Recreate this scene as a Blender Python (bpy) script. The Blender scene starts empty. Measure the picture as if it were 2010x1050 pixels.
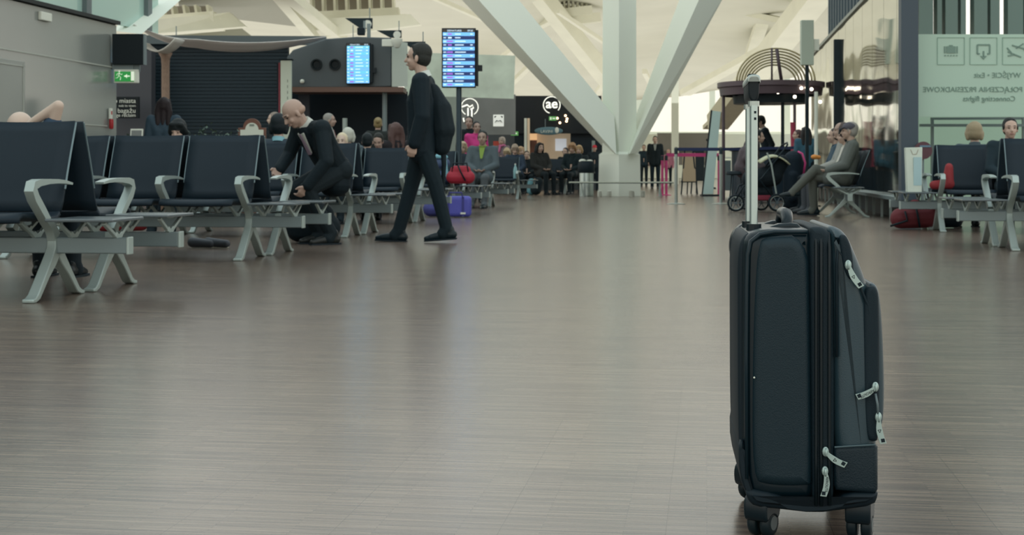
import bpy, bmesh, math, random
from mathutils import Vector, Matrix, Euler
random.seed(4)
SC = bpy.context.scene; COL = SC.collection
PI = math.pi; R = math.radians
F = 2792.0; CX = 1005.0; HY = 330.0; CH = 0.67; YAW = R(7.8)
RV = Vector((math.cos(YAW), math.sin(YAW), 0)); FV = Vector((-math.sin(YAW), math.cos(YAW), 0))
def P(px, py, d):
    """world point seen at a photo position, standing at distance d along the hall view"""
    v = RV*((px-CX)/F*d) + FV*d; v.z = CH-(py-HY)/F*d
    return v
def G(px, d):
    v = P(px, HY, d); v.z = 0
    return v
def lin(c):
    c = c/255.0
    return c/12.92 if c <= .04045 else ((c+.055)/1.055)**2.4
MATS = {}
def mat(name, rgb, rough=.6, metal=0, bump=0, scale=60, emit=0, alpha=1, var=0, spec=.5, trans=0, coat=0, stretch=(1,1,1)):
    if name in MATS: return MATS[name]
    m = bpy.data.materials.new(name); m.use_nodes = True
    nt = m.node_tree; b = nt.nodes['Principled BSDF']
    k_ = .60 if max(rgb) < 71 and not emit else 1
    if k_ < 1: spec = min(spec, .3)
    col = (lin(rgb[0])*k_*(.66 if k_ < 1 else 1), lin(rgb[1])*k_*(1.04 if k_ < 1 else 1), lin(rgb[2])*k_, 1)
    b.inputs['Base Color'].default_value = col
    b.inputs['Roughness'].default_value = rough; b.inputs['Metallic'].default_value = metal
    b.inputs['Specular IOR Level'].default_value = spec; b.inputs['Alpha'].default_value = alpha
    b.inputs['Transmission Weight'].default_value = trans; b.inputs['Coat Weight'].default_value = coat
    if emit:
        b.inputs['Emission Color'].default_value = col; b.inputs['Emission Strength'].default_value = emit
    if bump or var:
        tc = nt.nodes.new('ShaderNodeTexCoord'); mp = nt.nodes.new('ShaderNodeMapping'); n = nt.nodes.new('ShaderNodeTexNoise')
        mp.inputs['Scale'].default_value = stretch
        n.inputs['Scale'].default_value = scale; n.inputs['Detail'].default_value = 3
        nt.links.new(tc.outputs['Object'], mp.inputs[0]); nt.links.new(mp.outputs[0], n.inputs[0])
        if bump:
            bp = nt.nodes.new('ShaderNodeBump'); bp.inputs['Strength'].default_value = bump; bp.inputs['Distance'].default_value = .01
            nt.links.new(n.outputs[0], bp.inputs['Height']); nt.links.new(bp.outputs[0], b.inputs['Normal'])
        if var:
            rp = nt.nodes.new('ShaderNodeValToRGB')
            rp.color_ramp.elements[0].position = .3; rp.color_ramp.elements[1].position = .7
            rp.color_ramp.elements[0].color = tuple(x*(1-var) for x in col[:3])+(1,)
            rp.color_ramp.elements[1].color = tuple(min(1, x*(1+var)) for x in col[:3])+(1,)
            nt.links.new(n.outputs[0], rp.inputs[0]); nt.links.new(rp.outputs[0], b.inputs['Base Color'])
    MATS[name] = m
    return m
def tag(o, label=None, cat=None, group=None, kind=None):
    if label: o['label'] = label
    if cat: o['category'] = cat
    if group: o['group'] = group
    if kind: o['kind'] = kind
    return o
def empty(name, loc=(0,0,0), rz=0, label=None, cat=None, group=None, parent=None):
    o = bpy.data.objects.new(name, None); COL.objects.link(o); o.empty_display_size = .1
    o.location = loc; o.rotation_euler = (0,0,rz)
    if parent: o.parent = parent
    return tag(o, label, cat, group)
def kids(o): return [c for c in bpy.data.objects if c.parent == o]
def copy_tree(o, parent=None):
    c = o.copy(); COL.objects.link(c)
    if parent: c.parent = parent
    for k in kids(o): copy_tree(k, c)
    return c
class MB:
    def __init__(s): s.bm = bmesh.new()
    def quadring(s, rings, cap=True, closed=True):
        vs = [[s.bm.verts.new(p) for p in r] for r in rings]
        n = len(vs[0])
        for a, b in zip(vs, vs[1:]):
            for i in range(n if closed else n-1):
                j = (i+1) % n
                s.bm.faces.new((a[i], a[j], b[j], b[i]))
        if cap:
            s.bm.faces.new(vs[0][::-1]); s.bm.faces.new(vs[-1])
        return s
    def hexa(s, a, b):
        """two point loops joined into a solid"""
        return s.quadring([a, b])
    def box(s, c, sz, M=None, rz=0, rx=0, ry=0):
        x, y, z = sz[0]/2, sz[1]/2, sz[2]/2
        T = Matrix.Translation(c) @ Euler((rx, ry, rz)).to_matrix().to_4x4()
        if M: T = M @ T
        lo = [T@Vector(p) for p in ((-x,-y,-z),(x,-y,-z),(x,y,-z),(-x,y,-z))]
        hi = [T@Vector(p) for p in ((-x,-y,z),(x,-y,z),(x,y,z),(-x,y,z))]
        return s.quadring([lo, hi])
    def bar(s, a, b, w, h=None, up=(0,0,1)):
        a, b = Vector(a), Vector(b); h = h or w
        d = (b-a).normalized(); u = Vector(up)
        if abs(d.dot(u)) > .95: u = Vector((0,1,0))
        r = d.cross(u).normalized(); u = r.cross(d)
        f = lambda p: [p-r*w/2-u*h/2, p+r*w/2-u*h/2, p+r*w/2+u*h/2, p-r*w/2+u*h/2]
        return s.quadring([f(a), f(b)])
    def tube(s, pts, r, n=10, sy=1.0, up=(0,0,1)):
        pts = [Vector(p) for p in pts]; rings = []
        rr = r if isinstance(r, (list, tuple)) else [r]*len(pts)
        pu = None
        for i, p in enumerate(pts):
            d = (pts[min(i+1, len(pts)-1)]-pts[max(i-1, 0)]).normalized()
            if pu is None:
                u = Vector(up)
                if abs(d.dot(u)) > .95: u = Vector((0,1,0))
                q = d.cross(u).normalized(); u = q.cross(d)
            else:
                u = (pu-d*pu.dot(d)).normalized(); q = d.cross(u)
            pu = u
            rings.append([p+q*math.cos(2*PI*k/n)*rr[i]+u*math.sin(2*PI*k/n)*rr[i]*sy for k in range(n)])
        return s.quadring(rings)
    def cyl(s, c, r, h, n=24, axis='z', r2=None):
        c = Vector(c); ax = {'x': Vector((1,0,0)), 'y': Vector((0,1,0)), 'z': Vector((0,0,1))}[axis]
        r2 = r if r2 is None else r2
        return s.tube([c-ax*h/2, c+ax*h/2], [r, r2], n)
    def lathe(s, c, prof, n=24, axis='z'):
        c = Vector(c); rings = []
        for r, z in prof:
            ring = []
            for k in range(n):
                a = 2*PI*k/n; x, y = max(r, .0003)*math.cos(a), max(r, .0003)*math.sin(a)
                ring.append(c+(Vector((x,y,z)) if axis == 'z' else Vector((x,z,y)) if axis == 'y' else Vector((z,x,y))))
            rings.append(ring)
        return s.quadring(rings)
    def ell(s, c, r, rot=None, u=14, v=9, M=None):
        T = Matrix.Translation(c)
        if rot: T = T @ Euler(rot).to_matrix().to_4x4()
        if M: T = M @ T
        T = T @ Matrix.Diagonal((r[0], r[1], r[2], 1))
        bmesh.ops.create_uvsphere(s.bm, u_segments=u, v_segments=v, radius=1, matrix=T)
        return s
    def cap(s, a, b, ra, rb=None, n=10):
        a, b = Vector(a), Vector(b); rb = ra if rb is None else rb
        d = b-a
        if d.length < 1e-5: return s.ell(a, (ra,ra,ra))
        d = d.normalized(); pts = []; rr = []
        for t in (1.45, 1.05, .6, .2):
            pts.append(a-d*ra*math.sin(t)); rr.append(max(ra*math.cos(t), .0004))
        for t in (.2, .6, 1.05, 1.45):
            pts.append(b+d*rb*math.sin(t)); rr.append(max(rb*math.cos(t), .0004))
        # keep the order along the axis
        return s.tube(pts, rr, n)
    def chain(s, pts, rr):
        for (a, b), (p, q) in zip(zip(pts, pts[1:]), zip(rr, rr[1:])): s.cap(a, b, p, q)
        return s
    def prism(s, poly, a, b, axis='y'):
        """2D outline pushed from a to b along an axis (outline = the two other axes)"""
        f = (lambda p, t: Vector((p[0], t, p[1]))) if axis == 'y' else (lambda p, t: Vector((t, p[0], p[1]))) if axis == 'x' else (lambda p, t: Vector((p[0], p[1], t)))
        return s.quadring([[f(p, a) for p in poly], [f(p, b) for p in poly]])
    def pillow(s, poly, y0, y1, r, steps=5):
        """outline in XZ pushed along Y with rounded rims of radius r"""
        n = len(poly); V = [Vector((p[0], p[1])) for p in poly]
        area = sum(V[i].x*V[(i+1)%n].y-V[(i+1)%n].x*V[i].y for i in range(n))
        sg = 1 if area > 0 else -1
        nm = []
        for i in range(n):
            e1 = (V[i]-V[i-1]).normalized(); e2 = (V[(i+1)%n]-V[i]).normalized()
            n1 = Vector((-e1.y, e1.x)); n2 = Vector((-e2.y, e2.x)); k = (n1+n2)
            k = k/max(.6, k.length_squared/2) if k.length > .01 else n1
            nm.append(k*sg)
        def ring(y, ins):
            q = [V[i]+nm[i]*ins for i in range(n)]
            for _ in range(60 if ins > 1e-5 else 0):
                bad = 0
                for i in range(n):
                    k = (i+1) % n; e = V[k]-V[i]
                    if (q[k]-q[i]).dot(e) < -1e-9: m_ = (q[i]+q[k])/2; q[i] = m_.copy(); q[k] = m_+e*.001; bad += 1
                if not bad: break
            return [Vector((p.x, y, p.y)) for p in q]
        rings = []
        for k in range(steps+1):
            t = PI/2*k/steps; rings.append(ring(y0+r*(1-math.sin(t)), r*(1-math.cos(t))) )
        rings = rings[::-1]
        rings = [ring(y0+r*(1-math.sin(PI/2*(1-k/steps))), r*(1-math.cos(PI/2*(1-k/steps)))) for k in range(steps+1)]
        rings += [ring(y1-r*(1-math.sin(PI/2*(k/steps))), r*(1-math.cos(PI/2*(k/steps)))) for k in range(steps+1)]
        return s.quadring(rings)
    def sheet(s, grid, th=None):
        vs = [[s.bm.verts.new(p) for p in row] for row in grid]
        for a, b in zip(vs, vs[1:]):
            for i in range(len(a)-1): s.bm.faces.new((a[i], a[i+1], b[i+1], b[i]))
        return s
    def build(s, name, m, parent=None, smooth=False, bevel=0, remesh=0, solid=0, sub=0, seg=2):
        bmesh.ops.recalc_face_normals(s.bm, faces=s.bm.faces[:])
        me = bpy.data.meshes.new(name); s.bm.to_mesh(me); s.bm.free()
        if m: me.materials.append(m)
        o = bpy.data.objects.new(name, me); COL.objects.link(o)
        if parent: o.parent = parent
        if solid:
            md = o.modifiers.new('s', 'SOLIDIFY'); md.thickness = solid; md.offset = 0
        if bevel:
            md = o.modifiers.new('b', 'BEVEL'); md.width = bevel; md.segments = seg; md.limit_method = 'ANGLE'; md.angle_limit = R(35)
        if sub:
            md = o.modifiers.new('u', 'SUBSURF'); md.levels = sub; md.render_levels = sub
        if remesh:
            md = o.modifiers.new('r', 'REMESH'); md.mode = 'VOXEL'; md.voxel_size = remesh; md.use_smooth_shade = True
            md = o.modifiers.new('m', 'SMOOTH'); md.factor = .5; md.iterations = 2
        if smooth:
            for p in me.polygons: p.use_smooth = len(p.vertices) < 9
            if smooth != 'all':
                try: me.set_sharp_from_angle(angle=R(40))
                except Exception: pass
        return o
def text(body, size, m, M, name='lettering', parent=None, ext=.002, align='CENTER', mirror=False, bold=0):
    c = bpy.data.curves.new(name, 'FONT'); c.body = body; c.size = size; c.extrude = ext; c.align_x = align; c.align_y = 'CENTER'
    c.materials.append(m)
    if bold: c.offset = bold
    tmp = bpy.data.objects.new('tmp', c); COL.objects.link(tmp); bpy.context.view_layer.update()
    me = bpy.data.meshes.new_from_object(tmp.evaluated_get(bpy.context.evaluated_depsgraph_get()))
    bpy.data.objects.remove(tmp); bpy.data.curves.remove(c)
    o = bpy.data.objects.new(name, me); COL.objects.link(o)
    if parent: o.parent = parent
    o.matrix_local = M @ Matrix.Diagonal((-1 if mirror else 1, 1, 1, 1))
    return o
FACE = Euler((PI/2, 0, 0)).to_matrix().to_4x4()      # text upright, read from -y
def place(loc, rz=0): return Matrix.Translation(loc) @ Matrix.Rotation(rz, 4, 'Z')

# ---------------------------------------------------------------- materials
alu = mat('cast_aluminium', (166,180,176), .38, .35)
alu_d = mat('brushed_beam', (122,136,138), .45, .3, bump=.04, scale=90)
leather = mat('navy_vinyl', (31,45,60), .55, bump=.15, scale=400)
dark = mat('dark_plastic', (24,42,54), .5)
black = mat('black_teal', (18,36,48), .6)
cream = mat('cream_roof', (224,223,204), .8, var=.04, scale=1.5)
white_paint = mat('white_paint', (228,234,222), .6)
steel = mat('satin_steel', (170,180,176), .3, .7)
paper = mat('white_card', (222,226,214), .7)
# ---------------------------------------------------------------- setting
def floor_mat():
    m = bpy.data.materials.new('industrial_parquet'); m.use_nodes = True; nt = m.node_tree; N = nt.nodes; L = nt.links
    b = N['Principled BSDF']
    tc = N.new('ShaderNodeTexCoord')
    def noise(sc, scale, detail=4, rough=.6):
        mp = N.new('ShaderNodeMapping'); mp.inputs['Scale'].default_value = sc
        n = N.new('ShaderNodeTexNoise'); n.inputs['Scale'].default_value = scale; n.inputs['Detail'].default_value = detail; n.inputs['Roughness'].default_value = rough
        L.new(tc.outputs['Object'], mp.inputs[0]); L.new(mp.outputs[0], n.inputs[0]); return n.outputs[0]
    def brick(w, h, offs, c1, c2, mo, ms, loc=(0,0,0)):
        mp = N.new('ShaderNodeMapping'); mp.inputs['Location'].default_value = loc
        n = N.new('ShaderNodeTexBrick'); n.inputs['Scale'].default_value = 1; n.inputs['Brick Width'].default_value = w; n.inputs['Row Height'].default_value = h
        n.offset = offs; n.inputs['Color1'].default_value = c1; n.inputs['Color2'].default_value = c2; n.inputs['Mortar'].default_value = mo; n.inputs['Mortar Size'].default_value = ms
        n.inputs['Mortar Smooth'].default_value = .3; n.inputs['Bias'].default_value = 0
        L.new(tc.outputs['Object'], mp.inputs[0]); L.new(mp.outputs[0], n.inputs[0]); return n.outputs['Color']
    def mix(a, bb, f, mode='MIX'):
        x = N.new('ShaderNodeMix'); x.data_type = 'RGBA'; x.blend_type = mode
        for s_, v in ((0, f), (6, a), (7, bb)):
            if hasattr(v, 'is_output'): L.new(v, x.inputs[s_])
            else: x.inputs[s_].default_value = v
        return x.outputs[2]
    A = (lin(137), lin(123), lin(110), 1); B = (lin(104), lin(94), lin(87), 1)
    lam = brick(.305, .010, .5, A, B, (lin(70), lin(62), lin(60), 1), .0006)
    n1 = noise((1.0, 26, 1), 4, 5)
    rp = N.new('ShaderNodeValToRGB'); rp.color_ramp.elements[0].color = (.62,.60,.62,1); rp.color_ramp.elements[1].color = (1.26,1.25,1.19,1)
    rp.color_ramp.elements[0].position = .3; rp.color_ramp.elements[1].position = .72
    L.new(n1, rp.inputs[0])
    c = mix(lam, rp.outputs[0], 1.0, 'MULTIPLY')
    pan = brick(.305, .21, .0, (1,1,1,1), (.87,.86,.88,1), (.62,.6,.6,1), .0012, (.075,.0,0))
    c = mix(c, pan, 1.0, 'MULTIPLY')
    n2 = noise((.5,.5,.5), .8, 3)
    rp2 = N.new('ShaderNodeValToRGB'); rp2.color_ramp.elements[0].color = (.9,.87,.9,1); rp2.color_ramp.elements[1].color = (1.08,1.08,1.04,1)
    L.new(n2, rp2.inputs[0]); c = mix(c, rp2.outputs[0], 1.0, 'MULTIPLY')
    L.new(c, b.inputs['Base Color'])
    n3 = noise((1, 60, 1), 5, 3)
    mr = N.new('ShaderNodeMapRange'); mr.inputs['To Min'].default_value = .14; mr.inputs['To Max'].default_value = .30
    L.new(n3, mr.inputs[0]); L.new(mr.outputs[0], b.inputs['Roughness'])
    bp = N.new('ShaderNodeBump'); bp.inputs['Strength'].default_value = .09; bp.inputs['Distance'].default_value = .002
    L.new(n3, bp.inputs['Height']); L.new(bp.outputs[0], b.inputs['Normal'])
    b.inputs['Specular IOR Level'].default_value = .5
    return m
def struct(o, label=None):
    o['kind'] = 'structure'
    if label: o['label'] = label
    return o
mb = MB(); mb.box((0, 44, -.05), (80, 100, .1)); struct(mb.build('floor', floor_mat()))

# left wall: a long satin panel wall beside the benches; its far end is a clean corner
WX = -8.0 ; 
_e = P(229, 330, 20.6); WX = _e.x; WY1 = _e.y
panel_m = mat('satin_wall_panel', (132,138,134), .16, var=.03, scale=1.2, spec=.8)
mb = MB(); mb.box((WX-.15, WY1/2, 1.37), (.3, WY1, 2.74)); struct(mb.build('wall_left', panel_m, bevel=.01))
groove = mat('wall_groove', (176,180,172), .5)
blackline = mat('black_line', (26,34,38), .5)
mb = MB(); mb.box((WX+.006, WY1/2, 2.12), (.012, WY1-.1, .018)); struct(mb.build('trim_1', groove))
mb = MB(); mb.box((WX-.1, WY1/2, 2.77), (.32, WY1, .05)); struct(mb.build('trim_2', blackline))
mb = MB(); mb.box((WX+.006, WY1-1.15, 1.27), (.012, 1.6, .015)); struct(mb.build('trim_3', groove))
# flush service door in the left wall
dm = mat('wall_door', (142,147,142), .3, var=.03, scale=1.5)
dy = WY1-3.35
mb = MB(); mb.box((WX+.008, dy, 1.0), (.016, 1.05, 2.0)); dr = struct(mb.build('door_1', dm, bevel=.004))
mb = MB()
for s_ in (-1, 1): mb.box((WX+.02, dy+s_*.47, 1.0), (.012, .012, 1.94))
mb.box((WX+.02, dy, 1.94), (.012, .95, .012)); mb.build('door_frame', groove, dr)
# glass band above the left wall
sky_glass = mat('pale_glass', (176,208,198), .12, alpha=1, spec=.6)
mb = MB(); mb.box((WX-.2, WY1/2+1, 3.5), (.06, WY1+2, 1.4)); w1 = struct(mb.build('window_1', sky_glass))
mb = MB()
for k in range(8): mb.box((WX-.15, WY1+1.5-k*2.2, 3.5), (.1, .16, 1.4))
mb.build('window_frame', mat('frame_grey', (100,112,114), .5), w1)

# cabinet-like white wall box + others on the left wall
def wallbox(name, y, z, w, h, d, m, label, cat):
    mb = MB(); mb.box((WX+d/2+.001, y, z), (d, w, h)); return tag(mb.build(name, m, bevel=.01), label, cat)
wallbox('wall_speaker', WY1-2.3, 2.62, .3, .11, .05, paper, 'small white rectangular box high on the grey wall below the black line', 'wall box')
t = empty('fire_call_point', (WX+.04, WY1-.28, 0), 0, 'small white and red fire call unit at the end of the grey wall', 'fire alarm')
red = mat('signal_red', (170,42,48), .4); redd = mat('dark_red', (110,34,44), .6)
mb = MB(); mb.lathe((0,0,0), [(.0,1.225),(.022,1.23),(.032,1.25),(.032,1.36),(.03,1.37),(.001,1.372)], 16); mb.build('red_case', red, t, smooth=True)
mb = MB(); mb.box((-.01,0,1.45), (.03,.075,.15)); mb.build('sign_plate', paper, t, bevel=.003)
mb = MB(); mb.box((.007,0,1.46), (.004,.035,.05)); mb.build('symbol', red, t)

# black monitor hung near the wall end
def at(px, py, d): return P(px, py, d)
def scr(px0, py0, px1, py1, d):   # centre, width, height of a rectangle facing the benches
    a, b = P(px0, py0, d), P(px1, py1, d)
    return (a+b)/2, (b-a).to_2d().length, abs(a.z-b.z)
def boxed(name, px0, py0, px1, py1, d, dep, m, parent=None, bevel=.004, rz=None):
    c, w, h = scr(px0, py0, px1, py1, d)
    mb = MB(); mb.box(c+FV*dep/2, (w, dep, h), rz=YAW if rz is None else rz)
    return mb.build(name, m, parent, bevel=bevel)
c, w, h = scr(222, 67, 282, 127, 20.4)
t = empty('hanging_monitor', (c.x, c.y, c.z), YAW, 'black square monitor seen from its blank side above the green exit sign', 'monitor')
mb = MB(); mb.box((0,0,0), (w,.1,h)); mb.build('housing', mat('matte_black', (16,30,38), .6), t, bevel=.006)
mb = MB(); mb.box((w/2+.012,.03,0), (.02,.12,h)); mb.build('side_panel', alu_d, t)
mb = MB(); mb.box((0,.07,-h/2-.05), (.3,.04,.1)); mb.build('wall_bracket', alu_d, t)

def running_man(parent, M, s, m):
    mb = MB()
    mb.ell((.0,.0,.40*s), (.07*s,.004,.07*s), M=M)
    for a, b in (((.0,0,.3),(-.04,0,.05)), ((-.04,0,.05),(.12,0,-.1)), ((.12,0,-.1),(.08,0,-.33)), ((-.04,0,.05),(-.14,0,-.14)), ((-.14,0,-.14),(-.3,0,-.16)),
                 ((.0,0,.27),(.16,0,.12)), ((.16,0,.12),(.26,0,.2)), ((-.0,0,.27),(-.16,0,.2)), ((-.16,0,.2),(-.22,0,.04))):
        mb.bar(M@(Vector(a)*s), M@(Vector(b)*s), .05*s, .005)
    mb.build('running_figure', m, parent)
sg = mat('sign_green', (44,150,70), .5, emit=.25); sw = mat('sign_white', (225,235,215), .5, emit=.35)
c, w, h = scr(223, 136, 271, 163, 20.4)
t = empty('exit_sign', tuple(c), YAW, 'green and white running man exit sign hanging below the black monitor', 'exit sign')
mb = MB(); mb.box((0,.04,0), (w,.08,h)); mb.build('lamp_housing', paper, t, bevel=.01)
mb = MB(); mb.box((-.02,-.006,-.005), (w*.78,.012,h*.72)); mb.build('sign_face', sg, t)
running_man(t, Matrix.Translation((-.09,-.015,0)), .17, sw)
mb = MB(); mb.box((.02,-.015,0), (.08,.006,.018)); mb.prism([(-.01,0),(.02,.03),(.02,-.03)], -.018, -.012); mb.build('arrow', sw, t)
mb = MB(); mb.box((.1,-.015,0), (.045,.006,.13)); mb.build('doorway_symbol', sw, t)
mb = MB(); mb.box((-.05,.04,h/2+.05), (.3,.04,.1)); mb.build('mount', alu_d, t)

# dark area behind the wall end
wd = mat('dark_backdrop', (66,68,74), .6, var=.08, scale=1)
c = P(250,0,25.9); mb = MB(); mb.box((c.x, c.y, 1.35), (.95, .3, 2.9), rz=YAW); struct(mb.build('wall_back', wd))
t = empty('direction_sign', tuple(scr(222,190,276,232,25.2)[0]), YAW, 'black direction panel with white Polish and English lines beside the wall end', 'sign')
c, w, h = scr(200,190,276,232,25.2)
mb = MB(); mb.box((-.12,0,0), (w,.06,h)); mb.build('sign_panel', mat('sign_black', (22,30,36), .6), t, bevel=.004)
for i, (s_, tx) in enumerate(((.115,'Wyjście do miasta'), (.06,'exit to town'), (.115,'Odbiór bagażu'), (.085,'baggage reclaim'))):
    text(tx, s_, paper, Matrix.Translation((.17,-.04,(.115,.03,-.06,-.14)[i])) @ FACE, parent=t, align='RIGHT')
# slatted shutter wall
shm = mat('shutter_slats', (42,55,68), .5)
c, w, h = scr(283, 84, 562, 400, 26.5)
mb = MB(); ns = 46
a, b = P(280, 0, 26.5), P(565, 0, 26.5)
for k in range(ns):
    z = .02+k*(3.0/ns); mb.bar((a.x, a.y, z+.03), (b.x, b.y, z+.03), .06, .056)
mb.bar((a.x,a.y+.08,1.5), (b.x,b.y+.08,1.5), .04, 3.0)
struct(mb.build('wall_shutter', shm))
mb = MB(); mb.bar(P(283,78,26.3), P(640,80,26.3), .12, .16); struct(mb.build('trim_4', mat('fascia_grey', (84,95,98), .6)))

# ------------------------------------------------ roof: folded cream plates carried by struts
rows = {
 'A': [(150,-150,34),(420,-60,38),(640,-190,36),(900,-60,40),(1180,-190,36),(1440,-70,40),(1720,-200,36)],
 'B': [(120,20,52),(360,45,56),(640,75,60),(880,60,58),(1080,95,62),(1330,60,60),(1640,60,56)],
 'C': [(100,120,78),(420,110,80),(640,130,84),(880,168,86),(1120,205,90),(1330,188,92),(1560,150,88)],
}
mb = MB(); V = {k: [mb.bm.verts.new(P(*p)) for p in v] for k, v in rows.items()}
for p, q, fl in (('A','B',0), ('B','C',1)):
    for i in range(6):
        a, b, c_, d_ = V[p][i], V[p][i+1], V[q][i+1], V[q][i]
        if (i+fl) % 2: mb.bm.faces.new((a,b,c_)); mb.bm.faces.new((a,c_,d_))
        else: mb.bm.faces.new((a,b,d_)); mb.bm.faces.new((b,c_,d_))
roof = mb.build('ceiling', mat('roof_plate', (208,207,190), .85, var=.03, scale=.5), solid=.12); struct(roof)
def beam(pa, pb, w, h, name='ceiling_beam', m=cream, parent=None):
    mb = MB(); mb.bar(P(*pa), P(*pb), w, h); o = mb.build(name, m, parent)
    if not parent: struct(o)
    return o
for pa, pb, w, h in (((1345,182,62),(1565,62,52),.5,.25), ((1408,240,56),(1610,-20,44),.8,.6), ((1300,0-10,58),(1545,42,50),.3,.2),
                     ((1052,-20,48),(1200,165,52),.5,.55), ((1095,22,47),(1200,92,50),.14,.14), ((1040,60,56),(1110,25,50),.3,.2),
                     ((543,-12,37),(618,76,42),.30,.2), ((562,-12,37),(672,78,42),.32,.25), ((925,160,70),(1030,82,52),.3,.2), ((990,178,70),(1075,95,60),.25,.2),
                     ((840,-10,44),(1000,60,50),.16,.14), ((1280,170,70),(1265,140,60),.2,.2), ((1160,200,74),(1210,130,64),.3,.2),((1440,215,70),(1500,30,54),.5,.25),
                     ((1500,100,60),(1580,-10,50),.35,.3),((850,115,60),(940,200,72),.3,.2),((1385,250,75),(1520,120,60),.3,.2)):
    beam(pa, pb, w, h)
# ribbed cassette frames in the roof
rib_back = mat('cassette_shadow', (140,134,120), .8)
def cassette(px0, px1, y0, y1, d, n, slant):
    t = empty('ceiling_cassette', tuple(P((px0+px1)/2, y1, d)), 0); t['kind'] = 'structure'
    o = t.location
    mb = MB()
    for k in range(n+1):
        x = px0+(px1-px0)*k/n
        mb.bar(P(x, y0, d)-o, P(x+slant*.3, y1, d)-o, .07, .6, up=FV)
    mb.build('rib', cream, t)
    mb = MB(); mb.bar(P(px0-25, y1+8, d-.3)-o, P(px1+12, y1-2, d-.3)-o, .5, .3); mb.bar(P(px0-10, y1+22, d-.1)-o, P(px1+28, y1+12, d-.1)-o, .5, .32); mb.build('edge_beam', cream, t)
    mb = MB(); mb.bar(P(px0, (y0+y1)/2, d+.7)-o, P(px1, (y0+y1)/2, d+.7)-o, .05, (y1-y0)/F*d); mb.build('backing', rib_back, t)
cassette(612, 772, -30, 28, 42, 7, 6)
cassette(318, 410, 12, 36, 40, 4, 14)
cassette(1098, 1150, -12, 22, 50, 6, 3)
# cream lower soffit pieces on the left
def slab(pts, dep, name='ceiling_soffit', m=cream, parent=None):
    mb = MB(); a = [P(*p) for p in pts]; off = FV*dep
    mb.hexa(a, [v+off for v in a]); o = mb.build(name, m, parent)
    if not parent: struct(o)
    return o
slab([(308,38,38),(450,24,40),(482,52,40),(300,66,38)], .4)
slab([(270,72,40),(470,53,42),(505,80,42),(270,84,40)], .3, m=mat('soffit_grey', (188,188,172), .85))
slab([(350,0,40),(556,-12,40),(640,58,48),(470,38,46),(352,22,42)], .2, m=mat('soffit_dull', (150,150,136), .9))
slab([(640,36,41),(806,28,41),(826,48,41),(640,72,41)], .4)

# large sloping strut above the grey wall
mb = MB(); mb.hexa([P(226,56,21.6), P(229,61,21.2), P(278,67,21.3), P(268,52,22.2)], [P(306,-40,24.6), P(318,-42,24.1), P(402,-42,24.2), P(390,-40,25.3)])
struct(mb.build('roof_strut', white_paint), 'white sloping strut above the end of the grey wall')
# the great white column with its two raking struts
colt = empty('support_column', tuple(G(1216, 34.3)), 0); colt['kind'] = 'structure'; colt['label'] = 'white square column with two struts branching from its foot'
o = colt.location
def rot_sq(cx, z, a, th=R(45)-YAW+R(9)):
    return [Vector((cx.x+math.cos(th+k*PI/2)*a/math.sqrt(2), cx.y+math.sin(th+k*PI/2)*a/math.sqrt(2), z))-o for k in range(4)]
g = G(1216, 34.3); th = R(39)+YAW+PI/4
mb = MB(); mb.quadring([rot_sq(g, 0, .72, th), rot_sq(g, 1.0, .70, th), rot_sq(g, 1.06, .58, th), rot_sq(g, 7, .56, th)])
mb.build('shaft', white_paint, colt)
def strut(bot, top, nm='strut'):
    mb = MB(); mb.hexa([P(*p)-o for p in bot], [P(*p)-o for p in top]); mb.build(nm, white_paint, colt)
strut([(1197,302,34.9),(1210,303,33.7),(1206,228,34.0),(1192,224,35.0)], [(868,-40,35.0),(902,-42,33.6),(984,-42,34.0),(950,-40,35.6)])
strut([(1221,299,34.9),(1236,302,33.8),(1253,300,34.0),(1240,280,35.0)], [(1350,-45,35.3),(1392,-45,33.9),(1442,-45,34.2),(1402,-45,35.6)])

# far glazed end
glz = mat('far_glass', (235,235,225), .1, alpha=.18)
mb = MB(); mb.bar(P(1150,200,96), P(1720,200,96), .05, 9); w = struct(mb.build('window_2', glz))
mb = MB()
for px in (1180,1255,1325,1398,1470,1545,1620,1690): mb.bar(P(px,330,95.6), P(px,60,95.6), .38, .3)
for py in (262,): mb.bar(P(1150,py,95.6), P(1720,py,95.6), .25, .22)
mb.build('window_frame', mat('mullion_cream', (215,220,205), .7), w)
a_, b_ = G(1150,92), G(1760,92); a_.z = b_.z = 1.42; mb = MB(); mb.bar(a_, b_, .4, 2.9); mb.bar(a_+Vector((0,-.3,-.9)), b_+Vector((0,-.3,-.9)), .4, 1.0); struct(mb.build('wall_far', mat('far_wall_green', (236,241,226), .8, var=.06, scale=.3)))
mb = MB(); mb.bar(P(1290,282,80), P(1390,282,80), .3, 1.2); mb.bar(P(1290,310,80), P(1390,310,80), .3, .8); struct(mb.build('wall_counter', mat('counter_brown', (120,118,112), .5, var=.1, scale=.8)))
mb = MB(); mb.bar(G(1325,60), P(1325,150,60), .3, .3); struct(mb.build('column', white_paint), 'slim white column in front of the bright far windows')
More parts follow.
